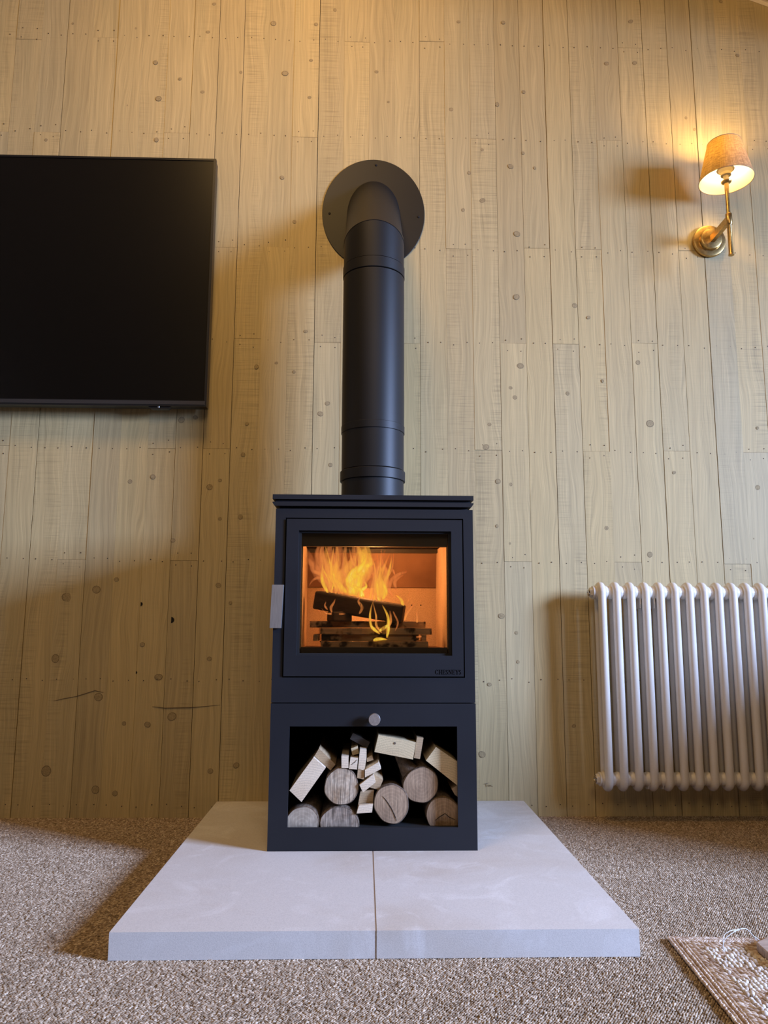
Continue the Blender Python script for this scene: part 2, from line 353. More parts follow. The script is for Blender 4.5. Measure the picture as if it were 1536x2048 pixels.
# ------------------------------------------------------------------ hearth: two stone slabs
M = Mat('limestone'); tc = M.n('TexCoord'); g = M.n('NewGeometry')
f1 = M.noise((g, 'Position'), 480, 3, 0.6); f2 = M.noise((g, 'Position'), 1.9, 4, 0.6, 0.5); f3 = M.noise((g, 'Position'), 7, 4, 0.65, 1.2)
c = M.mix(M.ramp(f2, [(0.44, 0), (0.62, 0.8)]), (0.64, 0.61, 0.57), (0.56, 0.50, 0.43))
c = M.mix(M.ramp(f3, [(0.54, 0), (0.7, 0.6)]), c, (0.76, 0.74, 0.71))
c = M.mix(1.0, c, M.ramp(f1, [(0.3, 0.86), (0.6, 1.04)]), 'MULTIPLY')
STONE = M.pbr(c, 0.75, 0, M.bump(f1, 0.18, 0.0008))
MORTAR = simple('hearth_mortar', (0.47, 0.38, 0.30), 0.9, nscale=400, namp=0.4)
HT = 0.051
hearth = thing('hearth', 'pale limestone hearth under the black stove, made of two slabs', 'hearth', (0.02, -0.49, 0))
for a, b in ((-0.4526, 0.0160), (0.0191, 0.4899)):
    keep(obj('slab', boxbm(a, b, -0.983, -0.001, 0.0045, HT), STONE, bevel=0.0035, seg=2), hearth)
keep(obj('mortar_joint', boxbm(0.0158, 0.0193, -0.9815, -0.002, 0.0045, HT - 0.0008), MORTAR), hearth)
keep(obj('bedding', boxbm(-0.44, 0.478, -0.965, -0.002, 0.001, 0.0045), BACK), hearth)

# ------------------------------------------------------------------ stove
def steel(name, col, rough, amp=0.25):
    M = Mat(name); g = M.n('NewGeometry'); nz = M.noise((g, 'Position'), 900, 2, 0.5); big = M.noise((g, 'Position'), 5, 2)
    return M.pbr(M.mix(M.ramp(big, [(0.3, 0), (0.7, 1)]), col, tuple(v * (1 + amp) for v in col)), rough, 0, M.bump(nz, 0.06, 0.0004), **{'Specular IOR Level': 0.28})
STEEL = steel('charcoal_blue_stove_paint', (0.0115, 0.0122, 0.0152), 0.5)
FLUE = steel('black_flue_paint', (0.010, 0.0098, 0.0100), 0.48)
GROOVE = simple('groove_black', (0.003, 0.003, 0.004), 0.8)
def brushed(name, col, rough, sc):
    M = Mat(name); tc = M.n('TexCoord'); nz = M.noise(M.vmap((tc, 'Object'), sc), 1.0, 3, 0.6)
    return M.pbr(M.mix(M.ramp(nz, [(0.3, 0), (0.7, 1)]), tuple(v * 0.72 for v in col), col), rough, 1.0, M.bump(nz, 0.2, 0.0004))
STEELH = brushed('brushed_steel', (0.8, 0.82, 0.85), 0.42, (900, 900, 25))
KNOBM = brushed('turned_steel', (0.85, 0.81, 0.77), 0.42, (300, 300, 300))
GOLD = simple('engraved_black', (0.0008, 0.0008, 0.001), 0.9, bump=0, **{'Specular IOR Level': 0.0})
FY = -0.512                                    # plane of the stove front
SX0, SX1, SZ = -0.2345, 0.2695, 0.3968         # side faces, seam between stove and log store
SB = -0.115                                    # back
sroot = thing('wood_stove', 'charcoal blue-black steel wood stove with lit fire and log store on pale hearth', 'stove', (0.0175, -0.31, HT))
def sp(name, bm, mat, parent=None, **k):
    if parent is None: return keep(obj(name, bm, mat, **k), sroot)
    o = obj(name, bm, mat, **k); o.parent = parent; return o
DR = (-0.2092, 0.2447, 0.4582, 0.8572)         # door recess in the front
bm = bmesh.new(); ring(bm, (SX0, SX1, SZ + 0.0012, 0.8806), DR, FY, FY + 0.02)
for a in ((SX0, SX0 + 0.012), (SX1 - 0.012, SX1)): box(bm, a[0], a[1], FY + 0.02, SB, SZ + 0.0012, 0.8806)
box(bm, SX0 + 0.012, SX1 - 0.012, SB - 0.012, SB, SZ + 0.0012, 0.8806)
box(bm, SX0 + 0.012, SX1 - 0.012, FY + 0.02, SB - 0.012, SZ + 0.0012, SZ + 0.014)
box(bm, SX0 + 0.012, SX1 - 0.012, FY + 0.02, SB - 0.012, 0.868, 0.8806)
body = sp('body', bm, STEEL, bevel=0.0012, seg=2)
bm = bmesh.new()
box(bm, -0.243, 0.271, FY - 0.006, SB, 0.9045, 0.9165)
prism_pts = [(-0.243, 0.8975), (0.271, 0.8975), (0.271, 0.8945), (0.2655, 0.887), (-0.2375, 0.887), (-0.243, 0.8945)]
prism(bm, prism_pts[::-1], FY - 0.006, SB)
box(bm, -0.236, 0.264, FY + 0.003, SB + 0.001, 0.8974, 0.9046)
sp('top_plate', bm, STEEL, bevel=0.001, seg=2)
sp('vent_gap', boxbm(-0.226, 0.258, FY + 0.012, SB + 0.002, 0.8805, 0.8872), GROOVE)
# door
door = sp('door', (lambda b: (ring(b, (DR[0] + 0.0035, DR[1] - 0.0035, DR[2] + 0.0035, DR[3] - 0.0035), (-0.1745, 0.2128, 0.5123, 0.8244), FY - 0.004, FY + 0.018), b)[1])(bmesh.new()), STEEL, bevel=0.0012, seg=2)
sp('door_gap', (lambda b: (ring(b, (DR[0], DR[1], DR[2], DR[3]), (DR[0] + 0.012, DR[1] - 0.012, DR[2] + 0.012, DR[3] - 0.012), FY + 0.0185, FY + 0.021), b)[1])(bmesh.new()), GROOVE, door)
sp('glass_frame', (lambda b: (ring(b, (-0.1745, 0.2128, 0.5123, 0.8244), (-0.1685, 0.2062, 0.5172, 0.8190), FY + 0.006, FY + 0.019), b)[1])(bmesh.new()), GROOVE, door, bevel=0.001, seg=1)
M = Mat('stove_glass'); lw = M.n('Fresnel', {0: 1.5})
GLASS = M.surf(M.n('MixShader', {0: lw, 1: M.n('BsdfTransparent', {0: (0.93, 0.91, 0.88)}), 2: M.n('BsdfGlossy', {0: (1, 1, 1), 'Roughness': 0.03})}))
sp('glass_pane', boxbm(-0.1692, 0.2068, FY + 0.010, FY + 0.014, 0.5166, 0.8196), GLASS, door)
bm = bmesh.new()
prism(bm, [(-0.241, 0.579), (-0.213, 0.579), (-0.209, 0.6858), (-0.2375, 0.6858)], FY - 0.016, FY - 0.004)
handle = sp('handle', bm, STEELH, door, bevel=0.0016, seg=2); handle['label'] = 'flat brushed steel door handle'
# maker's name cut into the door: serif capitals built from strokes
def glyphs():
    st, th, se = 0.17, 0.055, 0.06
    def v(x, w=st): return [(x - w / 2, 0), (x + w / 2, 0), (x + w / 2, 1), (x - w / 2, 1)]
    def hz(x0, x1, z, t=th): return [(x0, z - t / 2), (x1, z - t / 2), (x1, z + t / 2), (x0, z + t / 2)]
    def serif(x, z, w=0.36): return hz(x - w / 2, x + w / 2, z + (th / 2 if z < .5 else -th / 2))
    def tick(x, z0, z1, t=0.05): return [(x - t / 2, z0), (x + t / 2, z0), (x + t / 2, z1), (x - t / 2, z1)]
    def arc(cx, cz, rx, rz, a0, a1, wf, n=14):
        q = []
        for i in range(n):
            p = []
            for t, sg in ((i / n, 1), ((i + 1) / n, 1), ((i + 1) / n, -1), (i / n, -1)):
                a = math.radians(a0 + (a1 - a0) * t); w = wf(a) / 2 * sg
                p.append((cx + (rx + w) * math.cos(a), cz + (rz + w * 0.6) * math.sin(a)))
            q.append(p)
        return q
    G = {}
    G['C'] = (0.86, arc(0.44, 0.5, 0.34, 0.47, 42, 318, lambda a: 0.06 + 0.13 * abs(math.cos(a))) + [tick(0.72, 0.68, 0.98), tick(0.72, 0.04, 0.28)])
    G['H'] = (0.98, [v(0.22), v(0.76), hz(0.22, 0.76, 0.5)] + [serif(x, z) for x in (0.22, 0.76) for z in (0, 1)])
    G['E'] = (0.80, [v(0.2), hz(0.05, 0.7, 1 - th / 2), hz(0.05, 0.74, th / 2), hz(0.2, 0.52, 0.52), tick(0.69, 0.76, 1), tick(0.72, 0, 0.26), tick(0.52, 0.38, 0.66)])
    G['S'] = (0.66, arc(0.32, 0.735, 0.2, 0.225, 40, 250, lambda a: 0.08 + 0.06 * abs(math.cos(a)), 10) + arc(0.32, 0.265, 0.22, 0.225, 70, -140, lambda a: 0.08 + 0.07 * abs(math.cos(a)), 10)
              + [[(0.2, 0.55), (0.36, 0.43), (0.44, 0.5), (0.26, 0.62)], tick(0.52, 0.72, 1), tick(0.1, 0, 0.28)])
    G['N'] = (0.98, [v(0.2, 0.07), v(0.8, 0.07), [(0.12, 1), (0.3, 1), (0.84, 0), (0.72, 0)], serif(0.2, 0), serif(0.16, 1, 0.26), serif(0.8, 1)])
    G['Y'] = (0.86, [[(0.36, 0), (0.53, 0), (0.53, 0.46), (0.36, 0.46)], [(0.08, 1), (0.27, 1), (0.53, 0.46), (0.36, 0.46)], [(0.72, 1), (0.8, 1), (0.53, 0.46), (0.45, 0.42)], serif(0.445, 0), serif(0.18, 1, 0.3), serif(0.76, 1, 0.28)])
    return G
G = glyphs(); bm = bmesh.new(); cw = [G[c][0] for c in 'CHESNEYS']
tw, th_ = 0.0655, 0.0112; k = tw / sum(cw); x = 0.1695
for ch in 'CHESNEYS':
    for poly in G[ch][1]:
        pv = [(x + px * k, 0.4668 + pz * th_) for px, pz in poly]
        prism(bm, pv, FY - 0.0043, FY - 0.0038)
    x += G[ch][0] * k
sp('maker_name', bm, GOLD, door)
# fire chamber lined with vermiculite boards
M = Mat('vermiculite'); g = M.n('NewGeometry'); n1 = M.noise((g, 'Position'), 420, 2, 0.6); n2 = M.noise((g, 'Position'), 9, 3)
VERM = M.pbr(M.mix(1.0, M.mix(M.ramp(n2, [(0.35, 0), (0.7, 1)]), (0.62, 0.47, 0.33), (0.50, 0.36, 0.25)), M.ramp(n1, [(0.32, 0.7), (0.6, 1.05)]), 'MULTIPLY'), 0.9, 0, M.bump(n1, 0.3, 0.001))
M = Mat('dark_vermiculite'); g = M.n('NewGeometry'); n1 = M.noise((g, 'Position'), 200, 2, 0.6); n2 = M.noise((g, 'Position'), 12, 3)
DARKVERM = M.pbr(M.mix(M.ramp(n2, [(0.3, 0), (0.7, 1)]), (0.16, 0.085, 0.05), (0.27, 0.15, 0.09)), 0.9, 0, M.bump(n1, 0.3, 0.001))  # darker brown vermiculite for the upper panel and chamber floor
DARKI = simple('dark_baffle_steel', (0.035, 0.032, 0.03), 0.55)
CF, CB, CZ = FY + 0.028, -0.245, 0.512
sp('back_panel', boxbm(-0.1855, 0.2135, CB, CB + 0.02, CZ, 0.6925), VERM)
bm = bmesh.new(); hexa(bm, [(-0.183, CB - 0.006, 0.6935), (0.211, CB - 0.006, 0.6935), (0.211, CB + 0.02, 0.6935), (-0.183, CB + 0.02, 0.6935), (-0.183, CB - 0.03, 0.83), (0.211, CB - 0.03, 0.83), (0.211, CB + 0.02, 0.83), (-0.183, CB + 0.02, 0.83)])
sp('upper_panel', bm, DARKVERM)
for s, xf, xb in ((-1, -0.1655, -0.1705), (1, 0.2035, 0.1985)):
    bm = bmesh.new(); t = 0.016 * s
    hexa(bm, [(xf, CF, CZ), (xf + t, CF, CZ), (xb + t, CB, CZ), (xb, CB, CZ), (xf, CF, 0.80), (xf + t, CF, 0.80), (xb + t, CB, 0.80), (xb, CB, 0.80)])
    sp('side_panel', bm, VERM)
sp('chamber_floor', boxbm(-0.19, 0.22, CF, CB + 0.02, CZ - 0.012, 0.528), DARKVERM)
sp('smoke_baffle', boxbm(-0.185, 0.222, FY + 0.022, FY + 0.036, 0.787, 0.855), DARKI, bevel=0.001)
sp('air_strip', boxbm(-0.165, 0.203, CB - 0.05, CB - 0.022, 0.79, 0.80), DARKI)
sp('ash_lip', boxbm(-0.1665, 0.2035, FY + 0.022, FY + 0.05, CZ, 0.5315), DARKI, bevel=0.002)
bm = bmesh.new()
for px, py in ((823.5, 1210.5), (841.5, 1210.5), (641, 1283)):
    q = at(px, py, CB); lathe(bm, [(0.0022, -0.001), (0.0022, 0.001)], 8, T(q.x, CB, q.z) @ AX_Y)
o = sp('panel_screws', bm, GROOVE); o['kind'] = 'stuff'
# log store
OP = (-0.188, 0.2235, 0.1045, 0.3409)
bm = bmesh.new(); ring(bm, (SX0 - 0.0008, SX1 + 0.0008, HT, SZ - 0.0012), OP, FY, FY + 0.006)
for a in ((SX0 - 0.0008, SX0 + 0.003), (SX1 - 0.003, SX1 + 0.0008)): box(bm, a[0], a[1], FY + 0.006, SB, HT, SZ - 0.0012)
box(bm, SX0 + 0.003, SX1 - 0.003, SB - 0.003, SB, HT, SZ - 0.0012)
box(bm, SX0 + 0.003, SX1 - 0.003, FY + 0.006, SB - 0.003, SZ - 0.005, SZ - 0.0012)
store = sp('log_store', bm, STEEL, bevel=0.0008, seg=1)
sp('store_floor', boxbm(SX0 + 0.003, SX1 - 0.003, FY + 0.006, SB - 0.003, 0.096, 0.1), GROOVE, store)
bm = bmesh.new()
for a in ((-0.2314, -0.2310), (0.2660, 0.2664)): box(bm, a[0], a[1], FY + 0.007, SB - 0.004, 0.1, SZ - 0.006)
box(bm, -0.2310, 0.2660, SB - 0.0038, SB - 0.0032, 0.1, SZ - 0.006); box(bm, -0.2310, 0.2660, FY + 0.007, SB - 0.004, SZ - 0.0062, SZ - 0.0052)
sp('store_lining', bm, GROOVE, store)
bm = bmesh.new(); lathe(bm, [(0.005, -0.001), (0.005, 0.012), (0.0135, 0.013), (0.0145, 0.0145), (0.0145, 0.021), (0.0135, 0.0225), (0.001, 0.0226)], 32, T(0.0195, FY, 0.3599) @ AX_Y)
o = sp('knob', bm, KNOBM, store, smooth=True); o['label'] = 'round turned steel air control knob'

# ------------------------------------------------------------------ flue
FXC, FYC, FR, WZ = 0.0145, -0.25, 0.0925, 1.985
froot = thing('flue_pipe', 'matt black flue pipe rising from stove top and bending into the wall', 'flue', (FXC, FYC, 0.9166))
def fp(name, bm, mat=FLUE, parent=None, **k):
    o = obj(name, bm, mat, **k); return keep(o, froot) if parent is None else setattr(o, 'parent', parent) or o
def pipe(name, z0, z1, r, lip=0.0008):
    bm = bmesh.new(); lathe(bm, [(r - lip, z0), (r, z0 + lip), (r, z1 - lip), (r - lip, z1)], 64, T(FXC, FYC, 0))
    return fp(name, bm, smooth=True, angle=28)
pipe('pipe_section', 0.9166, 1.0, FR - 0.0015)
pipe('pipe_collar', 0.999, 1.029, FR + 0.0030, 0.0015)
pipe('pipe_section', 1.031, 1.146, FR - 0.001)
pipe('pipe_collar', 1.143, 1.165, FR + 0.0012, 0.001)
pipe('pipe_section', 1.163, 1.626, FR)
pipe('pipe_collar', 1.628, 1.661, FR + 0.0014, 0.0012)
zj = WZ + FYC                                  # height at which the two axes meet
Dd = Vector((0, 1, 1)).normalized()
bm = bmesh.new(); N = 64
def mring(r, f): return [bm.verts.new(f(math.cos(2 * PI * k / N) * r, math.sin(2 * PI * k / N) * r)) for k in range(N)]
def skin(rs):
    for a, b in zip(rs, rs[1:]):
        for k in range(N): bm.faces.new((a[k], a[(k + 1) % N], b[(k + 1) % N], b[k]))
J = Vector((FXC, FYC, zj)); tq = math.tan(PI / 8)
# lower leg ends on the mitre plane, which leans back by 22.5 degrees
skin([mring(FR - 0.0005, lambda x, y: Vector((FXC + x, FYC + y, 1.6625))), mring(FR - 0.0005, lambda x, y: Vector((FXC + x, FYC + y, zj - y * tq - 0.0008))), mring(FR - 0.004, lambda x, y: Vector((FXC + x, FYC + y, zj - y * tq + 0.001)))])
fp('elbow', bm, smooth=True, angle=50)
bm = bmesh.new()
V2 = Vector((0, 1, -1)).normalized()           # across the slanted axis
def sl(r, s, off=0.0):
    def f(x, y):                               # x across, y along the direction that was +y on the vertical leg
        base = J + Vector((x, 0, 0)) + V2 * y
        return base + Dd * ((y * tq if s is None else s) + off)
    return mring(r, f)
skin([sl(FR - 0.003, None, 0.0), sl(FR + 0.0006, None, 0.0012), sl(FR + 0.0006, None, 0.034), sl(FR - 0.0016, None, 0.0345)])
fp('elbow_collar', bm, smooth=True, angle=28)
bm = bmesh.new()
def wallcut(r, y0): return mring(r, lambda x, y: (lambda b: b + Dd * ((y0 - b.y) / Dd.y))(J + Vector((x, 0, 0)) + V2 * y))
skin([sl(FR - 0.0016, None, 0.030), wallcut(FR - 0.0016, -0.0035)])
fp('inclined_pipe', bm, smooth=True, angle=50)
# oval wall plate with three screws
bm = bmesh.new(); m = []
pts = [(0.1765 * math.cos(2 * PI * k / 96), 0.202 * math.sin(2 * PI * k / 96)) for k in range(96)]
ipts = [((FR - 0.006) * math.cos(2 * PI * k / 96), (FR - 0.006) * math.sqrt(2) * math.sin(2 * PI * k / 96)) for k in range(96)]
lo = [[bm.verts.new((FXC + a * s, y, WZ + 0.004 + b * s)) for a, b in pts] for y, s in ((-0.0015, 1), (-0.0035, 1), (-0.0042, 0.995))]
li = [[bm.verts.new((FXC + a, y, WZ + b)) for a, b in ipts] for y in (-0.0042, -0.0015)]
ls = lo + li
for a, b in zip(ls, ls[1:] + ls[:1]):
    for k in range(96): bm.faces.new((a[k], a[(k + 1) % 96], b[(k + 1) % 96], b[k]))
plate = fp('wall_plate', bm, smooth=True, angle=30)
for px, py in ((752, 330.5), (659, 427), (837, 434)):
    q = at(px, py, -0.004); bm = bmesh.new(); lathe(bm, [(0.0042, 0), (0.0042, 0.001), (0.003, 0.0025), (0.0008, 0.0026)], 12, T(q.x, -0.0042, q.z) @ AX_Y)
    fp('screw', bm, GROOVE, plate)

# ------------------------------------------------------------------ fire: kindling, log, flames
def charwood(name, light, dark):
    M = Mat(name); tc = M.n('TexCoord'); g = M.n('NewGeometry'); ob = (tc, 'Object')
    gr = M.noise(M.vmap(ob, (14, 260, 260)), 1.0, 3, 0.6); ch = M.noise((g, 'Position'), 22, 3, 0.6)
    c = M.mix(1.0, light, M.ramp(gr, [(0.3, 0.7), (0.7, 1.1)]), 'MULTIPLY')
    return M.pbr(M.mix(M.ramp(ch, [(0.5, 0), (0.6, 1)]), c, dark), 0.85, 0, M.bump(gr, 0.3, 0.001))
KINDF = charwood('scorched_kindling', (0.56, 0.39, 0.24), (0.03, 0.018, 0.012))
M = Mat('charred_log'); tc = M.n('TexCoord'); n1 = M.noise(M.vmap((tc, 'Object'), (30, 120, 120)), 1.0, 4, 0.65)
CHAR = M.pbr(M.ramp(n1, [(0.3, (0.010, 0.007, 0.006)), (0.75, (0.045, 0.026, 0.018))]), 0.8, 0, M.bump(n1, 0.5, 0.002))
def beam(p0, p1, wd, ht, roll=0.0, taper=1.0):
    p0, p1 = Vector(p0), Vector(p1); d = (p1 - p0).normalized(); u, v = frame3(d)
    q = Matrix.Rotation(roll, 3, d); u, v = q @ u, q @ v
    bm = bmesh.new(); P8 = []
    for p, s in ((p0, 1.0), (p1, taper)):
        P8 += [p + u * wd / 2 * s * a + v * ht / 2 * s * b for a, b in ((-1, -1), (1, -1), (1, 1), (-1, 1))]
    hexa(bm, P8); return bm
def centred(name, bm, mat, **k):               # mesh object with its origin at the middle of its base
    n = len(bm.verts); c = sum((v.co for v in bm.verts), Vector()) / n; c.z = min(v.co.z for v in bm.verts)
    bmesh.ops.translate(bm, verts=bm.verts, vec=-c); o = obj(name, bm, mat, **k); o.location = c; return o
fl = 0.5285
h = 0.0168
fk = [  # row, x0, x1, y front, label
 (0, -0.118, 0.158, -0.445, 'longest scorched kindling stick, lowest in the stack facing the glass'),
 (0, -0.100, 0.150, -0.345, 'scorched kindling stick at the back of the lowest row'),
 (1, -0.118, 0.128, -0.425, 'pale-ended kindling stick in the second row from the bottom'),
 (1, -0.120, 0.155, -0.335, 'kindling stick behind, second row from the bottom of the stack'),
 (2, -0.120, 0.168, -0.435, 'kindling stick charred black at its right end, third row up'),
 (2, -0.130, 0.150, -0.330, 'kindling stick at the back of the third row up'),
 (3, -0.150, 0.155, -0.400, 'topmost long kindling stick, brown end sticking out at the left'),
]
for r, x0, x1, yy, lb in fk:
    z = fl + 0.0005 + h / 2 + r * (h + 0.0002)
    o = centred('kindling_stick', beam((x0, yy, z), (x1, yy - 0.004, z), 0.021, h, 0), KINDF, bevel=0.0008, seg=1)
    tag(o, lb, 'kindling', 'kindling burning in the stove')
for r, x0, dx, y0, y1, lb in ((1, -0.138, 0.012, -0.452, -0.30, 'short kindling stick pointing at the glass, second row, far left'),
                         (0, -0.068, 0.052, -0.468, -0.458, 'short pale kindling piece lying in front of the lowest row'),
                         (2, -0.062, 0.05, -0.458, -0.449, 'pale square-ended kindling piece in front of the third row'),
                         (1, 0.142, 0.012, -0.45, -0.30, 'short kindling stick pointing at the glass, second row, right')):
    z = fl + 0.0005 + r * (h + 0.0002)
    tag(centred('kindling_stick', boxbm(x0, x0 + dx, y0, y1, z, z + h), KINDF, bevel=0.0008, seg=1), lb, 'kindling', 'kindling burning in the stove')
a = at(632, 1199, -0.40); b = at(806, 1229, -0.40)
lg = beam((a.x, -0.395, a.z), (b.x, -0.43, b.z), 0.06, 0.0475, 0.06)
tag(centred('firewood_log', lg, CHAR, bevel=0.005, seg=2), 'thick charred black log tilted on the burning kindling stack', 'log')
ck = at(678, 1246, -0.41)
o = centred('charred_chunk', beam((ck.x - 0.024, -0.425, 0.6085), (ck.x + 0.026, -0.405, 0.6085), 0.05, 0.026, 0.0), CHAR, bevel=0.004, seg=2)
tag(o, 'small burnt-black chunk of wood wedged under the left end of the log', 'log')

# flames: many tapering tongues of burning gas above the wood
M = Mat('flame_gas')
lw = M.n('LayerWeight', {0: 0.5}); at_v = M.n('Attribute', attribute_name='fv'); at_b = M.n('Attribute', attribute_name='fb'); g = M.n('NewGeometry')
nz = M.noise(M.vmap((g, 'Position'), (90, 90, 22)), 1.0, 3, 0.6, 0.6)
face = M.math('POWER', M.math('SUBTRACT', 1.0, (lw, 'Facing')), 1.9)
fade = M.ramp((at_v, 'Fac'), [(0.0, 0.25), (0.12, 1.0), (0.6, 0.85), (1.0, 0.12)])
den = M.math('MULTIPLY', M.math('MULTIPLY', face, fade), M.ramp(nz, [(0.34, 0.22), (0.6, 1.0)]))
den = M.math('MULTIPLY', den, M.math('ADD', M.math('MULTIPLY', (at_b, 'Fac'), 0.75), 0.22))
heat = M.math('ADD', M.math('MULTIPLY', (at_b, 'Fac'), 0.62), M.math('MULTIPLY', den, 0.42))
fc = M.ramp(heat, [(0.0, (0.58, 0.14, 0.045)), (0.40, (0.92, 0.28, 0.07)), (0.68, (1.0, 0.43, 0.06)), (0.88, (1.0, 0.67, 0.05)), (1.0, (1.0, 0.84, 0.24))])
em = M.n('Emission', {0: fc, 1: 1.12})
FLAME = M.surf(M.n('MixShader', {0: den, 1: M.n('BsdfTransparent'), 2: em}))
FLAME.use_backface_culling = False
fverts, ffaces, fvv, fbb = [], [], [], []
frn = random.Random(11)
def tongue(px, wpx, bright, Y, n=10, wob=2.0):
    """px: photo-measured spine from root to tip; wpx: greatest width; Y: depth in the chamber"""
    m = 18; K = len(px) - 1; ph = frn.uniform(0, 6); pts = []
    for i in range(m):
        t = i / (m - 1) * K; a = min(int(t), K - 1); f = t - a
        q0, q1, q2, q3 = px[max(a - 1, 0)], px[a], px[a + 1], px[min(a + 2, K)]
        def cr(j): return 0.5 * (2 * q1[j] + (q2[j] - q0[j]) * f + (2 * q0[j] - 5 * q1[j] + 4 * q2[j] - q3[j]) * f * f + (3 * q1[j] - q0[j] - 3 * q2[j] + q3[j]) * f ** 3)
        s = i / (m - 1)
        p = at(cr(0) + math.sin(ph + s * 7) * wob * s, cr(1), Y); p.y += math.sin(ph * 2 + s * 5) * 0.006 * s
        pts.append(p)
    base = len(fverts)
    for i, p in enumerate(pts):
        s = i / (m - 1)
        w = wpx * 0.00074 * (0.35 + 1.35 * s * 1.6) if s < 0.25 else wpx * 0.00074 * (0.89 + 0.0) * (1 - ((s - 0.25) / 0.75) ** 1.6) + 0.0003
        d = (pts[min(i + 1, m - 1)] - pts[max(i - 1, 0)]).normalized(); u = Vector((0, 1, 0)).cross(d).normalized(); v = d.cross(u)
        for k in range(n):
            a = 2 * PI * k / n
            fverts.append(p + u * math.cos(a) * w + v * math.sin(a) * w * 0.55); fvv.append(s); fbb.append(bright)
    for i in range(m - 1):
        for k in range(n): ffaces.append((base + i * n + k, base + i * n + (k + 1) % n, base + (i + 1) * n + (k + 1) % n, base + (i + 1) * n + k))
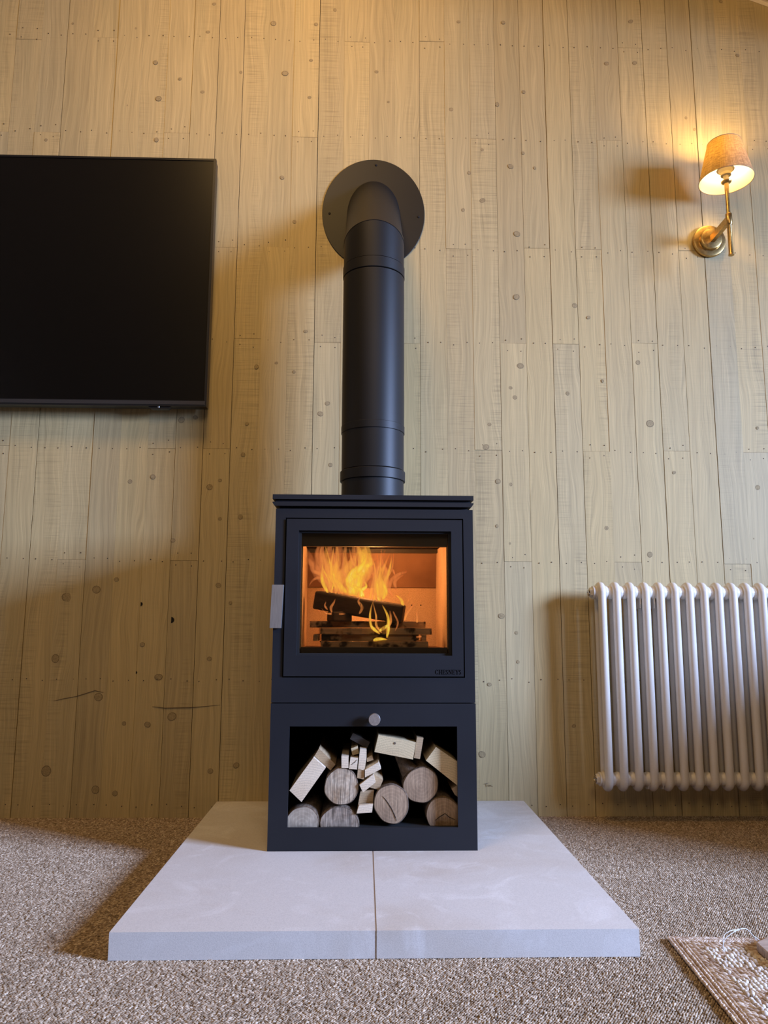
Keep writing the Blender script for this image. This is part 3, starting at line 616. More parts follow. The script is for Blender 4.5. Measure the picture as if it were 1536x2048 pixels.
# main body of fire rising from the top of the log and drawn under the baffle
for pxs, wd, br, Y in (
    ([(700, 1192), (708, 1170), (722, 1145), (738, 1118), (732, 1080)], 24, 1.0, -0.375),
    ([(716, 1194), (700, 1165), (712, 1140), (742, 1128), (740, 1112)], 20, 1.0, -0.39),
    ([(712, 1190), (716, 1160), (708, 1148), (722, 1135), (735, 1112), (728, 1078)], 16, 0.95, -0.41),
    ([(690, 1190), (676, 1165), (664, 1152), (655, 1135), (650, 1105), (660, 1078)], 20, 0.72, -0.37),
    ([(684, 1188), (672, 1160), (690, 1140), (688, 1110), (694, 1078)], 20, 0.6, -0.35),
    ([(672, 1184), (676, 1158), (668, 1142), (676, 1120), (672, 1078)], 22, 0.7, -0.40),
    ([(700, 1190), (692, 1150), (706, 1120), (704, 1078)], 24, 0.62, -0.34),
    ([(714, 1192), (716, 1160), (724, 1130), (716, 1100), (718, 1078)], 22, 0.8, -0.36),
    ([(660, 1182), (654, 1165), (640, 1156), (626, 1160), (618, 1176)], 9, 0.42, -0.40),
    ([(668, 1182), (655, 1160), (640, 1148), (624, 1140), (622, 1122)], 12, 0.4, -0.39),
    ([(640, 1150), (630, 1135), (618, 1120), (612, 1112)], 16, 0.26, -0.37),
    ([(655, 1160), (642, 1130), (634, 1105), (640, 1078)], 18, 0.34, -0.35),
    ([(664, 1160), (648, 1125), (645, 1100), (652, 1078)], 14, 0.46, -0.38),
    ([(680, 1170), (666, 1125), (660, 1100), (668, 1078)], 22, 0.42, -0.33),
    ([(720, 1180), (736, 1150), (742, 1125), (746, 1114)], 14, 0.55, -0.36),
    ([(696, 1188), (680, 1172), (672, 1158), (664, 1150)], 12, 0.85, -0.42),
    ([(724, 1196), (722, 1182), (734, 1172), (728, 1160)], 9, 0.95, -0.43),
    ([(730, 1196), (718, 1178), (700, 1170), (690, 1160)], 8, 0.9, -0.43),
    ([(668, 1178), (650, 1140), (640, 1110), (646, 1074)], 34, 0.2, -0.33),
    ([(690, 1182), (676, 1140), (676, 1105), (680, 1074)], 38, 0.26, -0.32),
    ([(716, 1186), (712, 1145), (714, 1110), (712, 1074)], 34, 0.3, -0.325),
    ([(744, 1190), (748, 1160), (756, 1130), (770, 1100)], 26, 0.2, -0.33),
    ([(650, 1168), (634, 1145), (622, 1120), (616, 1098)], 22, 0.18, -0.345),
    ([(694, 1172), (708, 1158), (722, 1146), (736, 1130), (744, 1116)], 40, 0.85, -0.385),
    ([(662, 1168), (668, 1156), (676, 1146), (684, 1136)], 34, 0.75, -0.38),
    ([(700, 1188), (712, 1172), (720, 1160), (726, 1150)], 30, 0.9, -0.40),
    ([(758, 1196), (764, 1180), (766, 1164), (768, 1150)], 26, 0.8, -0.385),
    ([(722, 1140), (728, 1120), (726, 1100), (728, 1078)], 26, 0.8, -0.37),
    # right-hand column
    ([(758, 1200), (762, 1175), (762, 1150), (768, 1130), (780, 1106)], 12, 0.75, -0.38),
    ([(760, 1200), (770, 1172), (772, 1145), (766, 1125), (764, 1096)], 13, 0.45, -0.36),
    ([(768, 1202), (768, 1175), (775, 1150), (780, 1128), (784, 1108)], 8, 0.8, -0.40),
    ([(752, 1198), (764, 1180), (756, 1160), (750, 1142), (764, 1128), (772, 1100)], 10, 0.4, -0.36),
    ([(764, 1200), (772, 1185), (766, 1168), (758, 1150)], 9, 0.95, -0.42),
    ([(756, 1198), (766, 1182), (770, 1160), (764, 1138)], 14, 0.68, -0.35),
    ([(786, 1195), (778, 1178), (784, 1160), (798, 1148), (812, 1143), (806, 1138)], 10, 0.32, -0.37),
    ([(792, 1180), (790, 1165), (798, 1155), (808, 1148)], 8, 0.38, -0.40),
    ([(790, 1150), (786, 1142), (782, 1134), (780, 1128)], 5, 0.4, -0.38),
    # tongues licking down over the log and over the kindling
    ([(760, 1268), (744, 1256), (740, 1238), (744, 1215), (748, 1198)], 6, 0.85, -0.452),
    ([(764, 1266), (752, 1250), (752, 1228), (748, 1204)], 5, 0.62, -0.455),
    ([(774, 1276), (776, 1256), (774, 1230), (764, 1205)], 8, 0.95, -0.455),
    ([(770, 1262), (782, 1244), (780, 1222), (772, 1204)], 5, 0.5, -0.457),
    ([(758, 1262), (768, 1256), (776, 1250), (774, 1240)], 8, 1.0, -0.46),
    ([(790, 1262), (796, 1244), (786, 1222), (778, 1208)], 4, 0.35, -0.457),
    ([(718, 1228), (724, 1215), (718, 1202), (724, 1192)], 7, 0.5, -0.445),
    ([(664, 1226), (662, 1214), (668, 1204), (674, 1196)], 6, 0.45, -0.44),
    ([(690, 1228), (672, 1228), (650, 1226), (642, 1216)], 5, 0.45, -0.44),
    ([(642, 1226), (632, 1214), (626, 1200), (630, 1188)], 4, 0.22, -0.42),
    ([(655, 1220), (650, 1210), (650, 1202)], 4, 0.4, -0.44),
    ([(806, 1212), (804, 1204), (800, 1195), (790, 1189)], 8, 1.0, -0.44),
    ([(804, 1215), (806, 1208), (806, 1200)], 5, 1.0, -0.445),
    ([(815, 1204), (818, 1194), (820, 1182)], 3, 0.6, -0.40),
    ([(808, 1242), (814, 1228), (824, 1214), (828, 1204)], 5, 0.5, -0.42),
    ([(834, 1246), (834, 1234), (836, 1220)], 5, 0.5, -0.43),
    ([(832, 1274), (846, 1272), (848, 1262)], 4, 0.35, -0.44),
    ([(740, 1250), (752, 1262), (764, 1264)], 6, 1.0, -0.458),
    ([(746, 1281), (760, 1278), (776, 1280)], 8, 0.95, -0.466),
):
    tongue(pxs, wd, br, Y)
for k in range(24):                            # thin streaks through the body of the fire
    x = frn.uniform(648, 772); y0 = 1178 + (x - 650) * 0.17 + frn.uniform(0, 14); tip = frn.uniform(1078, 1135)
    dx = frn.uniform(-24, 14)
    if x > 735: tip = max(tip, 1104); dx = frn.uniform(-8, 20)
    pts = [(x, y0), (x + dx * 0.2 + frn.uniform(-9, 9), y0 * 0.67 + tip * 0.33), (x + dx * 0.7 + frn.uniform(-9, 9), y0 * 0.33 + tip * 0.67), (x + dx, tip)]
    tongue(pts, frn.uniform(4, 9), frn.uniform(0.4, 0.95), frn.uniform(-0.43, -0.33))
me = bpy.data.meshes.new('flames'); me.from_pydata(fverts, [], ffaces)
for nm, dat in (('fv', fvv), ('fb', fbb)):
    a = me.attributes.new(nm, 'FLOAT', 'POINT'); a.data.foreach_set('value', dat)
me.polygons.foreach_set('use_smooth', [True] * len(me.polygons)); me.materials.append(FLAME)
fo = bpy.data.objects.new('flames', me); C.objects.link(fo); fo['kind'] = 'stuff'
tag(fo, 'yellow and orange flames rising over the charred log behind the stove glass', 'fire')
point('fire_light_high', (0.0, -0.37, 0.72), 3.6, (1.0, 0.38, 0.11), 0.05)
point('fire_light_low', (0.02, -0.455, 0.745), 1.6, (1.0, 0.42, 0.13), 0.03)

# ------------------------------------------------------------------ firewood in the log store
def endgrain(name, c1, c2, ringsc, sawrot, sawamt):
    M = Mat(name); tc = M.n('TexCoord'); ob = (tc, 'Object')
    ln = M.n('VectorMath', {0: M.n('VectorMath', {0: ob, 1: (1, 0, 1)}, operation='MULTIPLY')}, operation='LENGTH')
    wn = M.noise(ob, 35, 3, 0.6)
    r = M.math('SINE', M.math('ADD', M.math('MULTIPLY', (ln, 'Value'), ringsc), M.math('MULTIPLY', (wn, 0), 9.0)))
    sw = M.noise(M.vmap(ob, (420, 1, 14), rot=(0, sawrot, 0)), 1.0, 3, 0.65)
    bl = M.noise(ob, 26, 3, 0.6)
    c = M.mix(M.ramp(bl, [(0.35, 0), (0.68, 1)]), c1, c2)
    c = M.mix(1.0, c, M.ramp(r, [(0.0, 0.9), (1.0, 1.04)]), 'MULTIPLY')
    c = M.mix(sawamt, c, M.mix(1.0, c, M.ramp(sw, [(0.38, 0.35), (0.56, 1.15)]), 'MULTIPLY'))
    return M.pbr(c, 0.85, 0, M.bump(sw, 0.35, 0.001))
ENDS = {'grey': endgrain('log_end_grey', (0.50, 0.42, 0.32), (0.28, 0.22, 0.16), 700, 0.3, 0.3),
        'sawn': endgrain('log_end_sawn', (0.60, 0.49, 0.36), (0.33, 0.22, 0.13), 650, 0.85, 1.0),
        'split': endgrain('log_end_split', (0.44, 0.36, 0.28), (0.17, 0.11, 0.07), 500, 1.55, 1.0),
        'brown': endgrain('log_end_brown', (0.42, 0.29, 0.18), (0.29, 0.19, 0.115), 800, 2.3, 0.5)}
M = Mat('bark'); g = M.n('NewGeometry'); n1 = M.noise(M.vmap((g, 'Position'), (120, 40, 120)), 1.0, 4, 0.65)
BARK = M.pbr(M.ramp(n1, [(0.3, (0.05, 0.034, 0.022)), (0.7, (0.18, 0.125, 0.085))]), 0.9, 0, M.bump(n1, 0.8, 0.003))
def lumber(name, c1, c2):
    M = Mat(name); tc = M.n('TexCoord'); ob = (tc, 'Object')
    wp = M.noise(ob, 14, 2)
    rg = M.n('TexWave', {'Vector': M.vmap(ob, (1, 0.03, 1), loc=(0.055, 0, 0.07), rot=(0, 0.6, 0)), 'Scale': 55, 'Distortion': 2.2, 'Detail': 2, 'Detail Scale': 1.2}, wave_type='RINGS', rings_direction='Y')
    fz = M.noise(ob, 330, 3, 0.6)
    c = M.mix(M.ramp(wp, [(0.35, 0), (0.7, 1)]), c1, c2)
    c = M.mix(1.0, c, M.ramp((rg, 1), [(0.2, 0.9), (0.8, 1.03)]), 'MULTIPLY')
    c = M.mix(1.0, c, M.ramp(fz, [(0.3, 0.85), (0.6, 1.04)]), 'MULTIPLY')
    return M.pbr(c, 0.8, 0, M.bump(fz, 0.4, 0.001))
PALE = lumber('pale_sawn_lumber', (0.74, 0.62, 0.46), (0.66, 0.52, 0.36))
YELL = lumber('yellow_sawn_lumber', (0.66, 0.52, 0.30), (0.56, 0.42, 0.24))
TANW = lumber('tan_sawn_lumber', (0.46, 0.32, 0.18), (0.38, 0.26, 0.145))
DARKW = lumber('dark_old_lumber', (0.07, 0.055, 0.042), (0.045, 0.035, 0.03))
LY = -0.492
def round_log(px, py, rpx, end, label, L=0.30, dy=0.0, flat=False, squash=1.0, n=40, tilt=0.0, stub=None, crack=None):
    """a log lying front to back with its sawn end at the photo-measured centre"""
    y0 = LY + dy; c = at(px, py, y0); r = rpx * (c.y - CAM.y) / FPX * 1.0
    r0 = random.Random(int(px * 7 + py)); ph = [r0.uniform(0, 6.3) for _ in range(4)]
    floor_z = 0.1004 - c.z
    root = thing('firewood_log', label, 'log', (c.x, y0, max(c.z - r * squash, 0.1004)), 'firewood in the log store')
    def prof(t, s=1.0):
        o = []
        for k in range(n):
            a = 2 * PI * k / n
            rr = r * s * (1 + 0.03 * math.sin(2 * a + ph[0]) + 0.022 * math.sin(3 * a + ph[1]) + 0.012 * math.sin(7 * a + ph[2]))
            x, z = rr * math.cos(a), rr * math.sin(a) * squash - tilt * t
            o.append((x, max(z, floor_z) if (flat or tilt) else z))
        return o
    bm = bmesh.new(); rs = []
    for t, s in ((0.0, 0.955), (0.002, 1.0), (0.08, 1.0), (0.2, 1.01), (L, 0.98)):
        rs.append([bm.verts.new((c.x + x, y0 + t, c.z + z)) for x, z in prof(t, s)])
    for a, b in zip(rs, rs[1:]):
        for k in range(n): bm.faces.new((a[k], a[(k + 1) % n], b[(k + 1) % n], b[k]))
    bm.faces.new(rs[-1])
    if stub:                                   # forked branch beside the log
        (dx, dz, rs_, ln) = stub
        tube(bm, [(c.x + dx * 0.45, y0 + 0.03, c.z + dz * 0.4), (c.x + dx * 0.8, y0 + 0.045, c.z + dz * 0.8), (c.x + dx * 1.05, y0 + 0.06, c.z + dz * 1.25)], [rs_ * 1.9, rs_ * 1.2, rs_], 14)
    keep(obj('bark', bm, BARK, smooth=True, angle=60), root)
    pr = prof(0, 0.957); bm = bmesh.new()
    a = [bm.verts.new((x, 0.0005, z)) for x, z in pr]; cc = [bm.verts.new((x * 0.5, -0.0007, z * 0.5 if not flat else max(z * 0.5, floor_z))) for x, z in pr]; m0 = bm.verts.new((0, -0.001, 0))
    for k in range(n):
        bm.faces.new((a[k], a[(k + 1) % n], cc[(k + 1) % n], cc[k])); bm.faces.new((cc[k], cc[(k + 1) % n], m0))
    e = obj('cut_face', bm, ENDS[end], smooth=True)
    e.location = (c.x, y0, c.z); e.parent = root; e.matrix_parent_inverse = Matrix.Translation(-root.location)
    if crack:
        bm = bmesh.new(); ps = [at(a_, b_, y0 - 0.0012) for a_, b_ in crack]
        tube(bm, ps, [0.0003] + [0.0009] * (len(ps) - 2) + [0.0003], 6)
        keep(obj('crack', bm, HOLE), root)
    return root
def lump(corners, mat, label, Y=LY, L=0.28, name='firewood_block', cat='firewood', dyb=0.0, sl=None, group='firewood in the log store'):
    """sawn block lying front to back; corners of its front end measured on the photo, clockwise"""
    ps = [at(x, y, Y) for x, y in corners]; sx, sz = sl or (0, 0)
    c = sum(ps, Vector()) / len(ps); bm = bmesh.new()
    a = [bm.verts.new((p.x - c.x, 0, p.z - c.z)) for p in ps]; b = [bm.verts.new((p.x - c.x + sx, L, p.z - c.z + sz)) for p in ps]
    bm.faces.new(a); bm.faces.new(b[::-1]); k = len(ps)
    for i in range(k): bm.faces.new((a[i], b[i], b[(i + 1) % k], a[(i + 1) % k]))
    o = obj(name, bm, mat, bevel=0.0007, seg=1); o.location = (c.x, Y, c.z)
    return tag(o, label, cat, group)
FG = None
round_log(604, 1649, 33, 'grey', 'half-round log with grey weathered cut end, bottom left of the log store', flat=True, L=0.3)
round_log(679, 1652, 37, 'split', 'half-round split log with streaky grey-brown end, second along the floor of the log store', flat=True, dy=0.002)
round_log(683, 1573, 34, 'sawn', 'round log with pale saw-scored end resting on the split log', dy=-0.002, L=0.28)
round_log(783, 1608, 33, 'brown', 'oval upright log with a long dark crack across its brown end', squash=1.14, dy=0.0, tilt=0.12, crack=[(765, 1592), (774, 1603), (783, 1617), (790, 1632), (794, 1642)])
round_log(842, 1570, 34, 'brown', 'brown round log with a forked branch stub, right of centre in the log store', dy=0.012, tilt=0.02, stub=(-0.048, 0.052, 0.014, 0))
round_log(888, 1632, 35, 'brown', 'dark brown cut log with a V-shaped crack, bottom right of the log store', flat=True, dy=0.012, crack=[(870, 1641), (880, 1633), (890, 1627), (898, 1634), (910, 1639)])
lump([(579, 1581), (627, 1515), (651, 1536), (603, 1604)], PALE, 'big pale sawn block leaning at the left of the log store', Y=-0.496)
lump([(629, 1512), (638, 1497), (671, 1529), (661, 1541)], TANW, 'small dark-topped tan block leaning against the big pale block', Y=-0.478, L=0.2)
lump([(757, 1470), (832, 1485), (826, 1519), (749, 1504)], YELL, 'yellowish sawn block with a dark knot at the top of the log store', Y=-0.490)
lump([(834, 1474), (847, 1476), (840, 1518), (828, 1516)], TANW, 'narrow upright offcut at the right end of the yellowish block', Y=-0.486, L=0.2)
lump([(872, 1494), (916, 1524), (916, 1572), (852, 1521)], YELL, 'honey-coloured block sloping down against the right side of the log store', Y=-0.488)
lump([(903, 1578), (915, 1570), (916, 1594), (910, 1590)], TANW, 'small tan wedge under the honey-coloured block', Y=-0.478, L=0.2)
lump([(721, 1583), (748, 1580), (744, 1625), (713, 1627)], TANW, 'short tan block standing between the split log and cracked log', Y=-0.480, L=0.2, sl=(0.003, 0.0))
lump([(718, 1611), (746, 1608), (744, 1625), (713, 1627)], PALE, 'white-faced offcut lying in front of short tan block', Y=-0.496, L=0.0135)
KG = 'kindling in the log store'
for cs, mt, lb, yy in (
    ([(683, 1512), (697, 1512), (697, 1536), (683, 1536)], PALE, 'pale square kindling end, leftmost on the saw-scored log', -0.497),
    ([(701, 1515), (716, 1516), (714, 1539), (698, 1538)], PALE, 'whitest kindling end with a dark slanting crack', -0.496),
    ([(720, 1498), (733, 1499), (733, 1517), (729, 1541), (716, 1538)], PALE, 'tall kindling end at the middle of the kindling bundle', -0.495),
    ([(716, 1537), (729, 1541), (728, 1559), (714, 1556)], TANW, 'tan kindling end below the tall one', -0.494),
    ([(730, 1540), (757, 1524), (762, 1538), (730, 1555)], PALE, 'splintery pale kindling end tilted up to the right', -0.499),
    ([(719, 1570), (747, 1548), (751, 1565), (726, 1585)], PALE, 'lower pale kindling end tilted up to the right', -0.500),
    ([(747, 1548), (766, 1560), (758, 1580), (740, 1575)], TANW, 'tan kindling end behind the lower tilted one', -0.482),
    ([(702, 1497), (715, 1492), (718, 1507), (705, 1511)], YELL, 'small cream kindling cube above the white kindling ends', -0.476),
    ([(734, 1516), (744, 1510), (747, 1520), (734, 1524)], TANW, 'small shadowed kindling end right of the tall one', -0.470),
    ([(700, 1478), (706, 1466), (740, 1484), (734, 1497)], DARKW, 'dark kindling piece at the very top of the bundle', -0.462),
):
    lump(cs, mt, lb, Y=yy, L=0.2, name='kindling_stick', cat='kindling', group=KG)
kc = bmesh.new(); tube(kc, [at(702, 1530, -0.4966), at(706, 1527, -0.4966), at(710, 1524, -0.4966), at(714, 1519, -0.4966)], [0.0002, 0.0006, 0.0006, 0.0002], 5)
for o_ in list(C.objects):
    if o_.get('label', '').startswith('whitest kindling'):
        ok = obj('crack', kc, HOLE); ok.parent = o_; ok.matrix_parent_inverse = Matrix.Translation(-o_.location)
kc = bmesh.new(); q = at(789.5, 1486.5, -0.4905); lathe(kc, [(0.0032, -0.001), (0.003, 0.0008), (0.001, 0.001)], 10, T(q.x, -0.490, q.z) @ AX_Y)
for o_ in list(C.objects):
    if o_.get('label', '').startswith('yellowish sawn'):
        ok = obj('knot', kc, SCRATCH); ok.parent = o_; ok.matrix_parent_inverse = Matrix.Translation(-o_.location)

# ------------------------------------------------------------------ television
TVR, TVT, TVB, TVY = -0.5176, 2.139, 1.274, -0.068
TVL = TVR - 1.53
M = Mat('tv_screen'); 
SCREEN = M.pbr((0.0024, 0.002, 0.0016), 0.3, 0, None, **{'Specular IOR Level': 0.42})
BEZ = simple('tv_bezel_black', (0.012, 0.011, 0.010), 0.35, nscale=600, namp=0.2, bump=0.03)
GREYB = simple('tv_bottom_strip', (0.035, 0.031, 0.028), 0.4, nscale=600, namp=0.2, bump=0.03)
tv = thing('television', 'large black flat-screen television hung on the plank wall', 'television', ((TVL + TVR) / 2, -0.035, TVB))
def tp(name, bm, mat, parent=None, **k):
    o = obj(name, bm, mat, **k); return keep(o, tv) if parent is None else setattr(o, 'parent', parent) or o
tp('case', boxbm(TVL + 0.002, TVR - 0.002, TVY + 0.006, -0.03, TVB + 0.004, TVT - 0.002), BEZ, bevel=0.003)
bm = bmesh.new(); ring(bm, (TVL, TVR, TVB + 0.002, TVT), (TVL + 0.008, TVR - 0.008, TVB + 0.022, TVT - 0.007), TVY - 0.002, TVY + 0.012)
tp('bezel', bm, BEZ, bevel=0.0012, seg=2)
tp('screen', boxbm(TVL + 0.0075, TVR - 0.0075, TVY + 0.0005, TVY + 0.006, TVB + 0.0215, TVT - 0.0065), SCREEN)
tp('bottom_strip', boxbm(TVL + 0.008, TVR - 0.005, TVY - 0.0035, TVY + 0.006, TVB + 0.0075, TVB + 0.0195), GREYB, bevel=0.001, seg=1)
bm = bmesh.new(); prism(bm, [(-0.705, TVB + 0.003), (-0.695, TVB - 0.005), (-0.640, TVB - 0.005), (-0.630, TVB + 0.003)], TVY + 0.002, TVY + 0.022)
sb = tp('sensor_housing', bm, BEZ, bevel=0.001, seg=1)
q = at(317, 817, TVY); bm = bmesh.new(); lathe(bm, [(0.0035, 0), (0.0035, 0.001), (0.0015, 0.0022)], 12, T(q.x, TVY + 0.002, TVB + 0.0005) @ AX_Y)
tp('sensor_lens', bm, STEELH, sb)
tp('wall_mount', boxbm(TVL + 0.35, TVR - 0.35, -0.031, -0.001, TVB + 0.25, TVB + 0.6), BEZ)

# ------------------------------------------------------------------ wall light
LX, LYF = 1.1865, -0.135
M = Mat('antique_brass'); g = M.n('NewGeometry'); nb = M.noise((g, 'Position'), 160, 3, 0.6)
BRASS = M.pbr(M.mix(M.ramp(nb, [(0.35, 0), (0.7, 1)]), (0.42, 0.27, 0.10), (0.58, 0.40, 0.17)), 0.3, 1.0, M.bump(nb, 0.08, 0.0005))
M = Mat('linen_shade'); tc = M.n('TexCoord'); uv = M.n('UVMap')
wx = M.noise(M.vmap((uv, 0), (20, 190, 1)), 1.0, 3, 0.7); wy = M.noise(M.vmap((uv, 0), (270, 11, 1)), 1.0, 3, 0.7)
wv = M.math('MULTIPLY', M.ramp(wx, [(0.36, 0.35), (0.58, 1.0)]), M.ramp(wy, [(0.36, 0.4), (0.58, 1.0)]))
col = M.mix(wv, (0.22, 0.145, 0.085), (0.60, 0.46, 0.31))
df = M.n('BsdfDiffuse', {0: col, 'Normal': M.bump(wv, 0.4, 0.0006)}); tl = M.n('BsdfTranslucent', {0: M.mix(wv, (0.25, 0.13, 0.02), (1.0, 0.74, 0.2))})
LINEN = M.surf(M.n('MixShader', {0: 0.4, 1: df, 2: tl}))
M = Mat('shade_lining'); df = M.n('BsdfDiffuse', {0: (0.9, 0.86, 0.75)}); tl = M.n('BsdfTranslucent', {0: (0.95, 0.78, 0.42)})
LINING = M.surf(M.n('MixShader', {0: 0.35, 1: df, 2: tl}))
M = Mat('lit_bulb'); BULB = M.surf(M.n('Emission', {0: (1.0, 0.72, 0.28), 1: 40.0}))
CANDLE = simple('cream_candle_tube', (0.75, 0.62, 0.38), 0.5)
sc = thing('wall_light', 'brass swing-arm wall light with beige linen cone shade, lit', 'lamp', (LX, -0.002, 1.90))
def lp(name, bm, mat, parent=None, **k):
    o = obj(name, bm, mat, **k); return keep(o, sc) if parent is None else setattr(o, 'parent', parent) or o
bm = bmesh.new(); lathe(bm, [(0.0565, 0.0012), (0.0575, 0.006), (0.0575, 0.011), (0.0555, 0.0145), (0.050, 0.016), (0.0385, 0.0165), (0.0375, 0.019), (0.037, 0.027), (0.0355, 0.030), (0.031, 0.0315), (0.001, 0.0325)], 64, T(1.178, 0, 1.905) @ AX_Y)
lp('back_plate', bm, BRASS, smooth=True, angle=30)
bm = bmesh.new(); hexa(bm, [(1.171, -0.031, 1.890), (1.185, -0.031, 1.890), (1.1935, LYF + 0.006, 1.902), (1.1795, LYF + 0.006, 1.902), (1.171, -0.031, 1.914), (1.185, -0.031, 1.914), (1.1935, LYF + 0.006, 1.926), (1.1795, LYF + 0.006, 1.926)])
lp('arm', bm, BRASS, bevel=0.001)
bm = bmesh.new(); lathe(bm, [(0.0095, 1.895), (0.0105, 1.897), (0.0105, 1.932), (0.0095, 1.934)], 32, T(LX, LYF, 0)); lp('arm_collar', bm, BRASS, smooth=True, angle=30)
bm = bmesh.new(); lathe(bm, [(0.005, 1.787), (0.0092, 1.7885), (0.0092, 1.7925), (0.0078, 1.7945), (0.0074, 1.80), (0.0074, 1.893), (0.0085, 1.8955)], 24, T(LX, LYF, 0)); lp('lower_rod', bm, BRASS, smooth=True, angle=30)
bm = bmesh.new(); lathe(bm, [(0.0062, 1.932), (0.0062, 1.99), (0.0072, 2.03), (0.0074, 2.042), (0.0155, 2.046), (0.0165, 2.049), (0.0155, 2.051), (0.009, 2.053)], 24, T(LX, LYF, 0)); lp('upper_rod', bm, BRASS, smooth=True, angle=30)
bm = bmesh.new(); lathe(bm, [(0.0085, 2.052), (0.0085, 2.085)], 20, T(LX, LYF, 0)); lp('candle_tube', bm, CANDLE, smooth=True, angle=30)
bm = bmesh.new(); lathe(bm, [(0.012, 2.070), (0.0165, 2.071), (0.0165, 2.080), (0.019, 2.084), (0.023, 2.090), (0.028, 2.091), (0.028, 2.093), (0.012, 2.0945)], 32, T(LX, LYF, 0)); lp('shade_carrier', bm, CANDLE, smooth=True, angle=30)
bm = bmesh.new(); lathe(bm, [(0.008, 2.085), (0.010, 2.10), (0.019, 2.115), (0.021, 2.128), (0.017, 2.142), (0.006, 2.149), (0.0005, 2.15)], 24, T(LX, LYF, 0)); bl = lp('bulb', bm, BULB, smooth=True)
def cone(name, r0, r1, z0, z1, mat, thick):
    bm = bmesh.new(); n = 72; uvl = bm.loops.layers.uv.new('UVMap')
    R0 = [bm.verts.new((LX + r0 * math.cos(2 * PI * k / n), LYF + r0 * math.sin(2 * PI * k / n), z0)) for k in range(n)]
    R1 = [bm.verts.new((LX + r1 * math.cos(2 * PI * k / n), LYF + r1 * math.sin(2 * PI * k / n), z1)) for k in range(n)]
    for k in range(n):
        f = bm.faces.new((R0[k], R0[(k + 1) % n], R1[(k + 1) % n], R1[k]))
        for l, (u, v) in zip(f.loops, ((k / n, 0), ((k + 1) / n, 0), ((k + 1) / n, 0.25), (k / n, 0.25))): l[uvl].uv = (u, v)
    return bm
ZS0, ZS1 = 2.0535, 2.187
sh = lp('lamp_shade', cone('s', 0.0855, 0.0525, ZS0, ZS1, LINEN, 0), LINEN, smooth=True)
lp('shade_lining', cone('l', 0.0845, 0.0515, ZS0 + 0.0008, ZS1 - 0.0008, LINING, 0), LINING, sh, smooth=True)
for z, r in ((ZS0, 0.0853), (ZS1, 0.0523)):
    bm = bmesh.new(); tube(bm, [(LX + r * math.cos(2 * PI * k / 64), LYF + r * math.sin(2 * PI * k / 64), z) for k in range(64)], 0.0012, 8, closed=True)
    lp('shade_rim', bm, simple('shade_rim_tape', (0.42, 0.31, 0.2), 0.8), sh, smooth=True)
point('wall_light_lamp', (LX, LYF, 2.16), 6.2, (1.0, 0.62, 0.22), 0.022)

# ------------------------------------------------------------------ column radiator
ENAMEL = simple('cream_white_enamel', (0.69, 0.645, 0.58), 0.25, nscale=200, namp=0.03, bump=0.02)
CHROME = simple('chrome', (0.6, 0.55, 0.5), 0.12, 1.0, namp=0.02, bump=0)
RX, RP, NCOL = 0.7275, 0.04567, 18
YFR, YRE, TR = -0.0985, -0.0595, 0.0126
ZT, ZBm = 0.7223 - TR, 0.0946 + TR
YC, RA = (YFR + YRE) / 2, (YRE - YFR) / 2
HZT, HZB = 0.689, 0.1305
rr_ = thing('radiator', 'cream-white two-column radiator hung on the plank wall at right', 'radiator', (RX + RP * NCOL / 2, YC, ZBm - TR))
path = [(RX, YFR, ZBm + RA + (ZT - ZBm - 2 * RA) * k / 6) for k in range(7)]
path += [(RX, YC - RA * math.cos(PI * k / 10), ZT - RA + RA * math.sin(PI * k / 10)) for k in range(1, 10)]
path += [(RX, YRE, ZT - RA - (ZT - ZBm - 2 * RA) * k / 6) for k in range(7)]
path += [(RX, YC + RA * math.cos(PI * k / 10), ZBm + RA - RA * math.sin(PI * k / 10)) for k in range(1, 10)]
bm = bmesh.new(); tube(bm, path, TR, 16, closed=True)
for z in (HZT, HZB):                           # swollen head and foot round the hub
    lathe(bm, [(0.0165, -0.0125), (0.0178, -0.006), (0.0182, 0), (0.0178, 0.006), (0.0165, 0.0125)], 24, T(RX, YC, z) @ AX_X)
col0 = obj('column', bm, ENAMEL, smooth=True, angle=60)
bm = bmesh.new()
lathe(bm, [(0.0195, 0.007), (0.0218, 0.0120), (0.0212, 0.0170), (0.0198, 0.0205), (0.0188, 0.0215), (0.0188, 0.0240), (0.0198, 0.0252), (0.0212, 0.0287), (0.0218, 0.0337), (0.0195, 0.0387)], 24, T(RX, YC, HZT) @ AX_X)
hub0 = obj('hub', bm, ENAMEL, smooth=True, angle=60)
def padd(o):
    o.parent = rr_; o.matrix_parent_inverse = Matrix.Translation(-rr_.location); return o
for i in range(NCOL):
    o = col0 if i == 0 else col0.copy()
    if i: C.objects.link(o)
    padd(o); o.location = (RP * i, 0, 0)
    if i < NCOL - 1:
        for dz in (0, HZB - HZT):
            h_ = hub0 if (i == 0 and dz == 0) else hub0.copy()
            if not (i == 0 and dz == 0): C.objects.link(h_)
            padd(h_); h_.location = (RP * i, 0, dz)
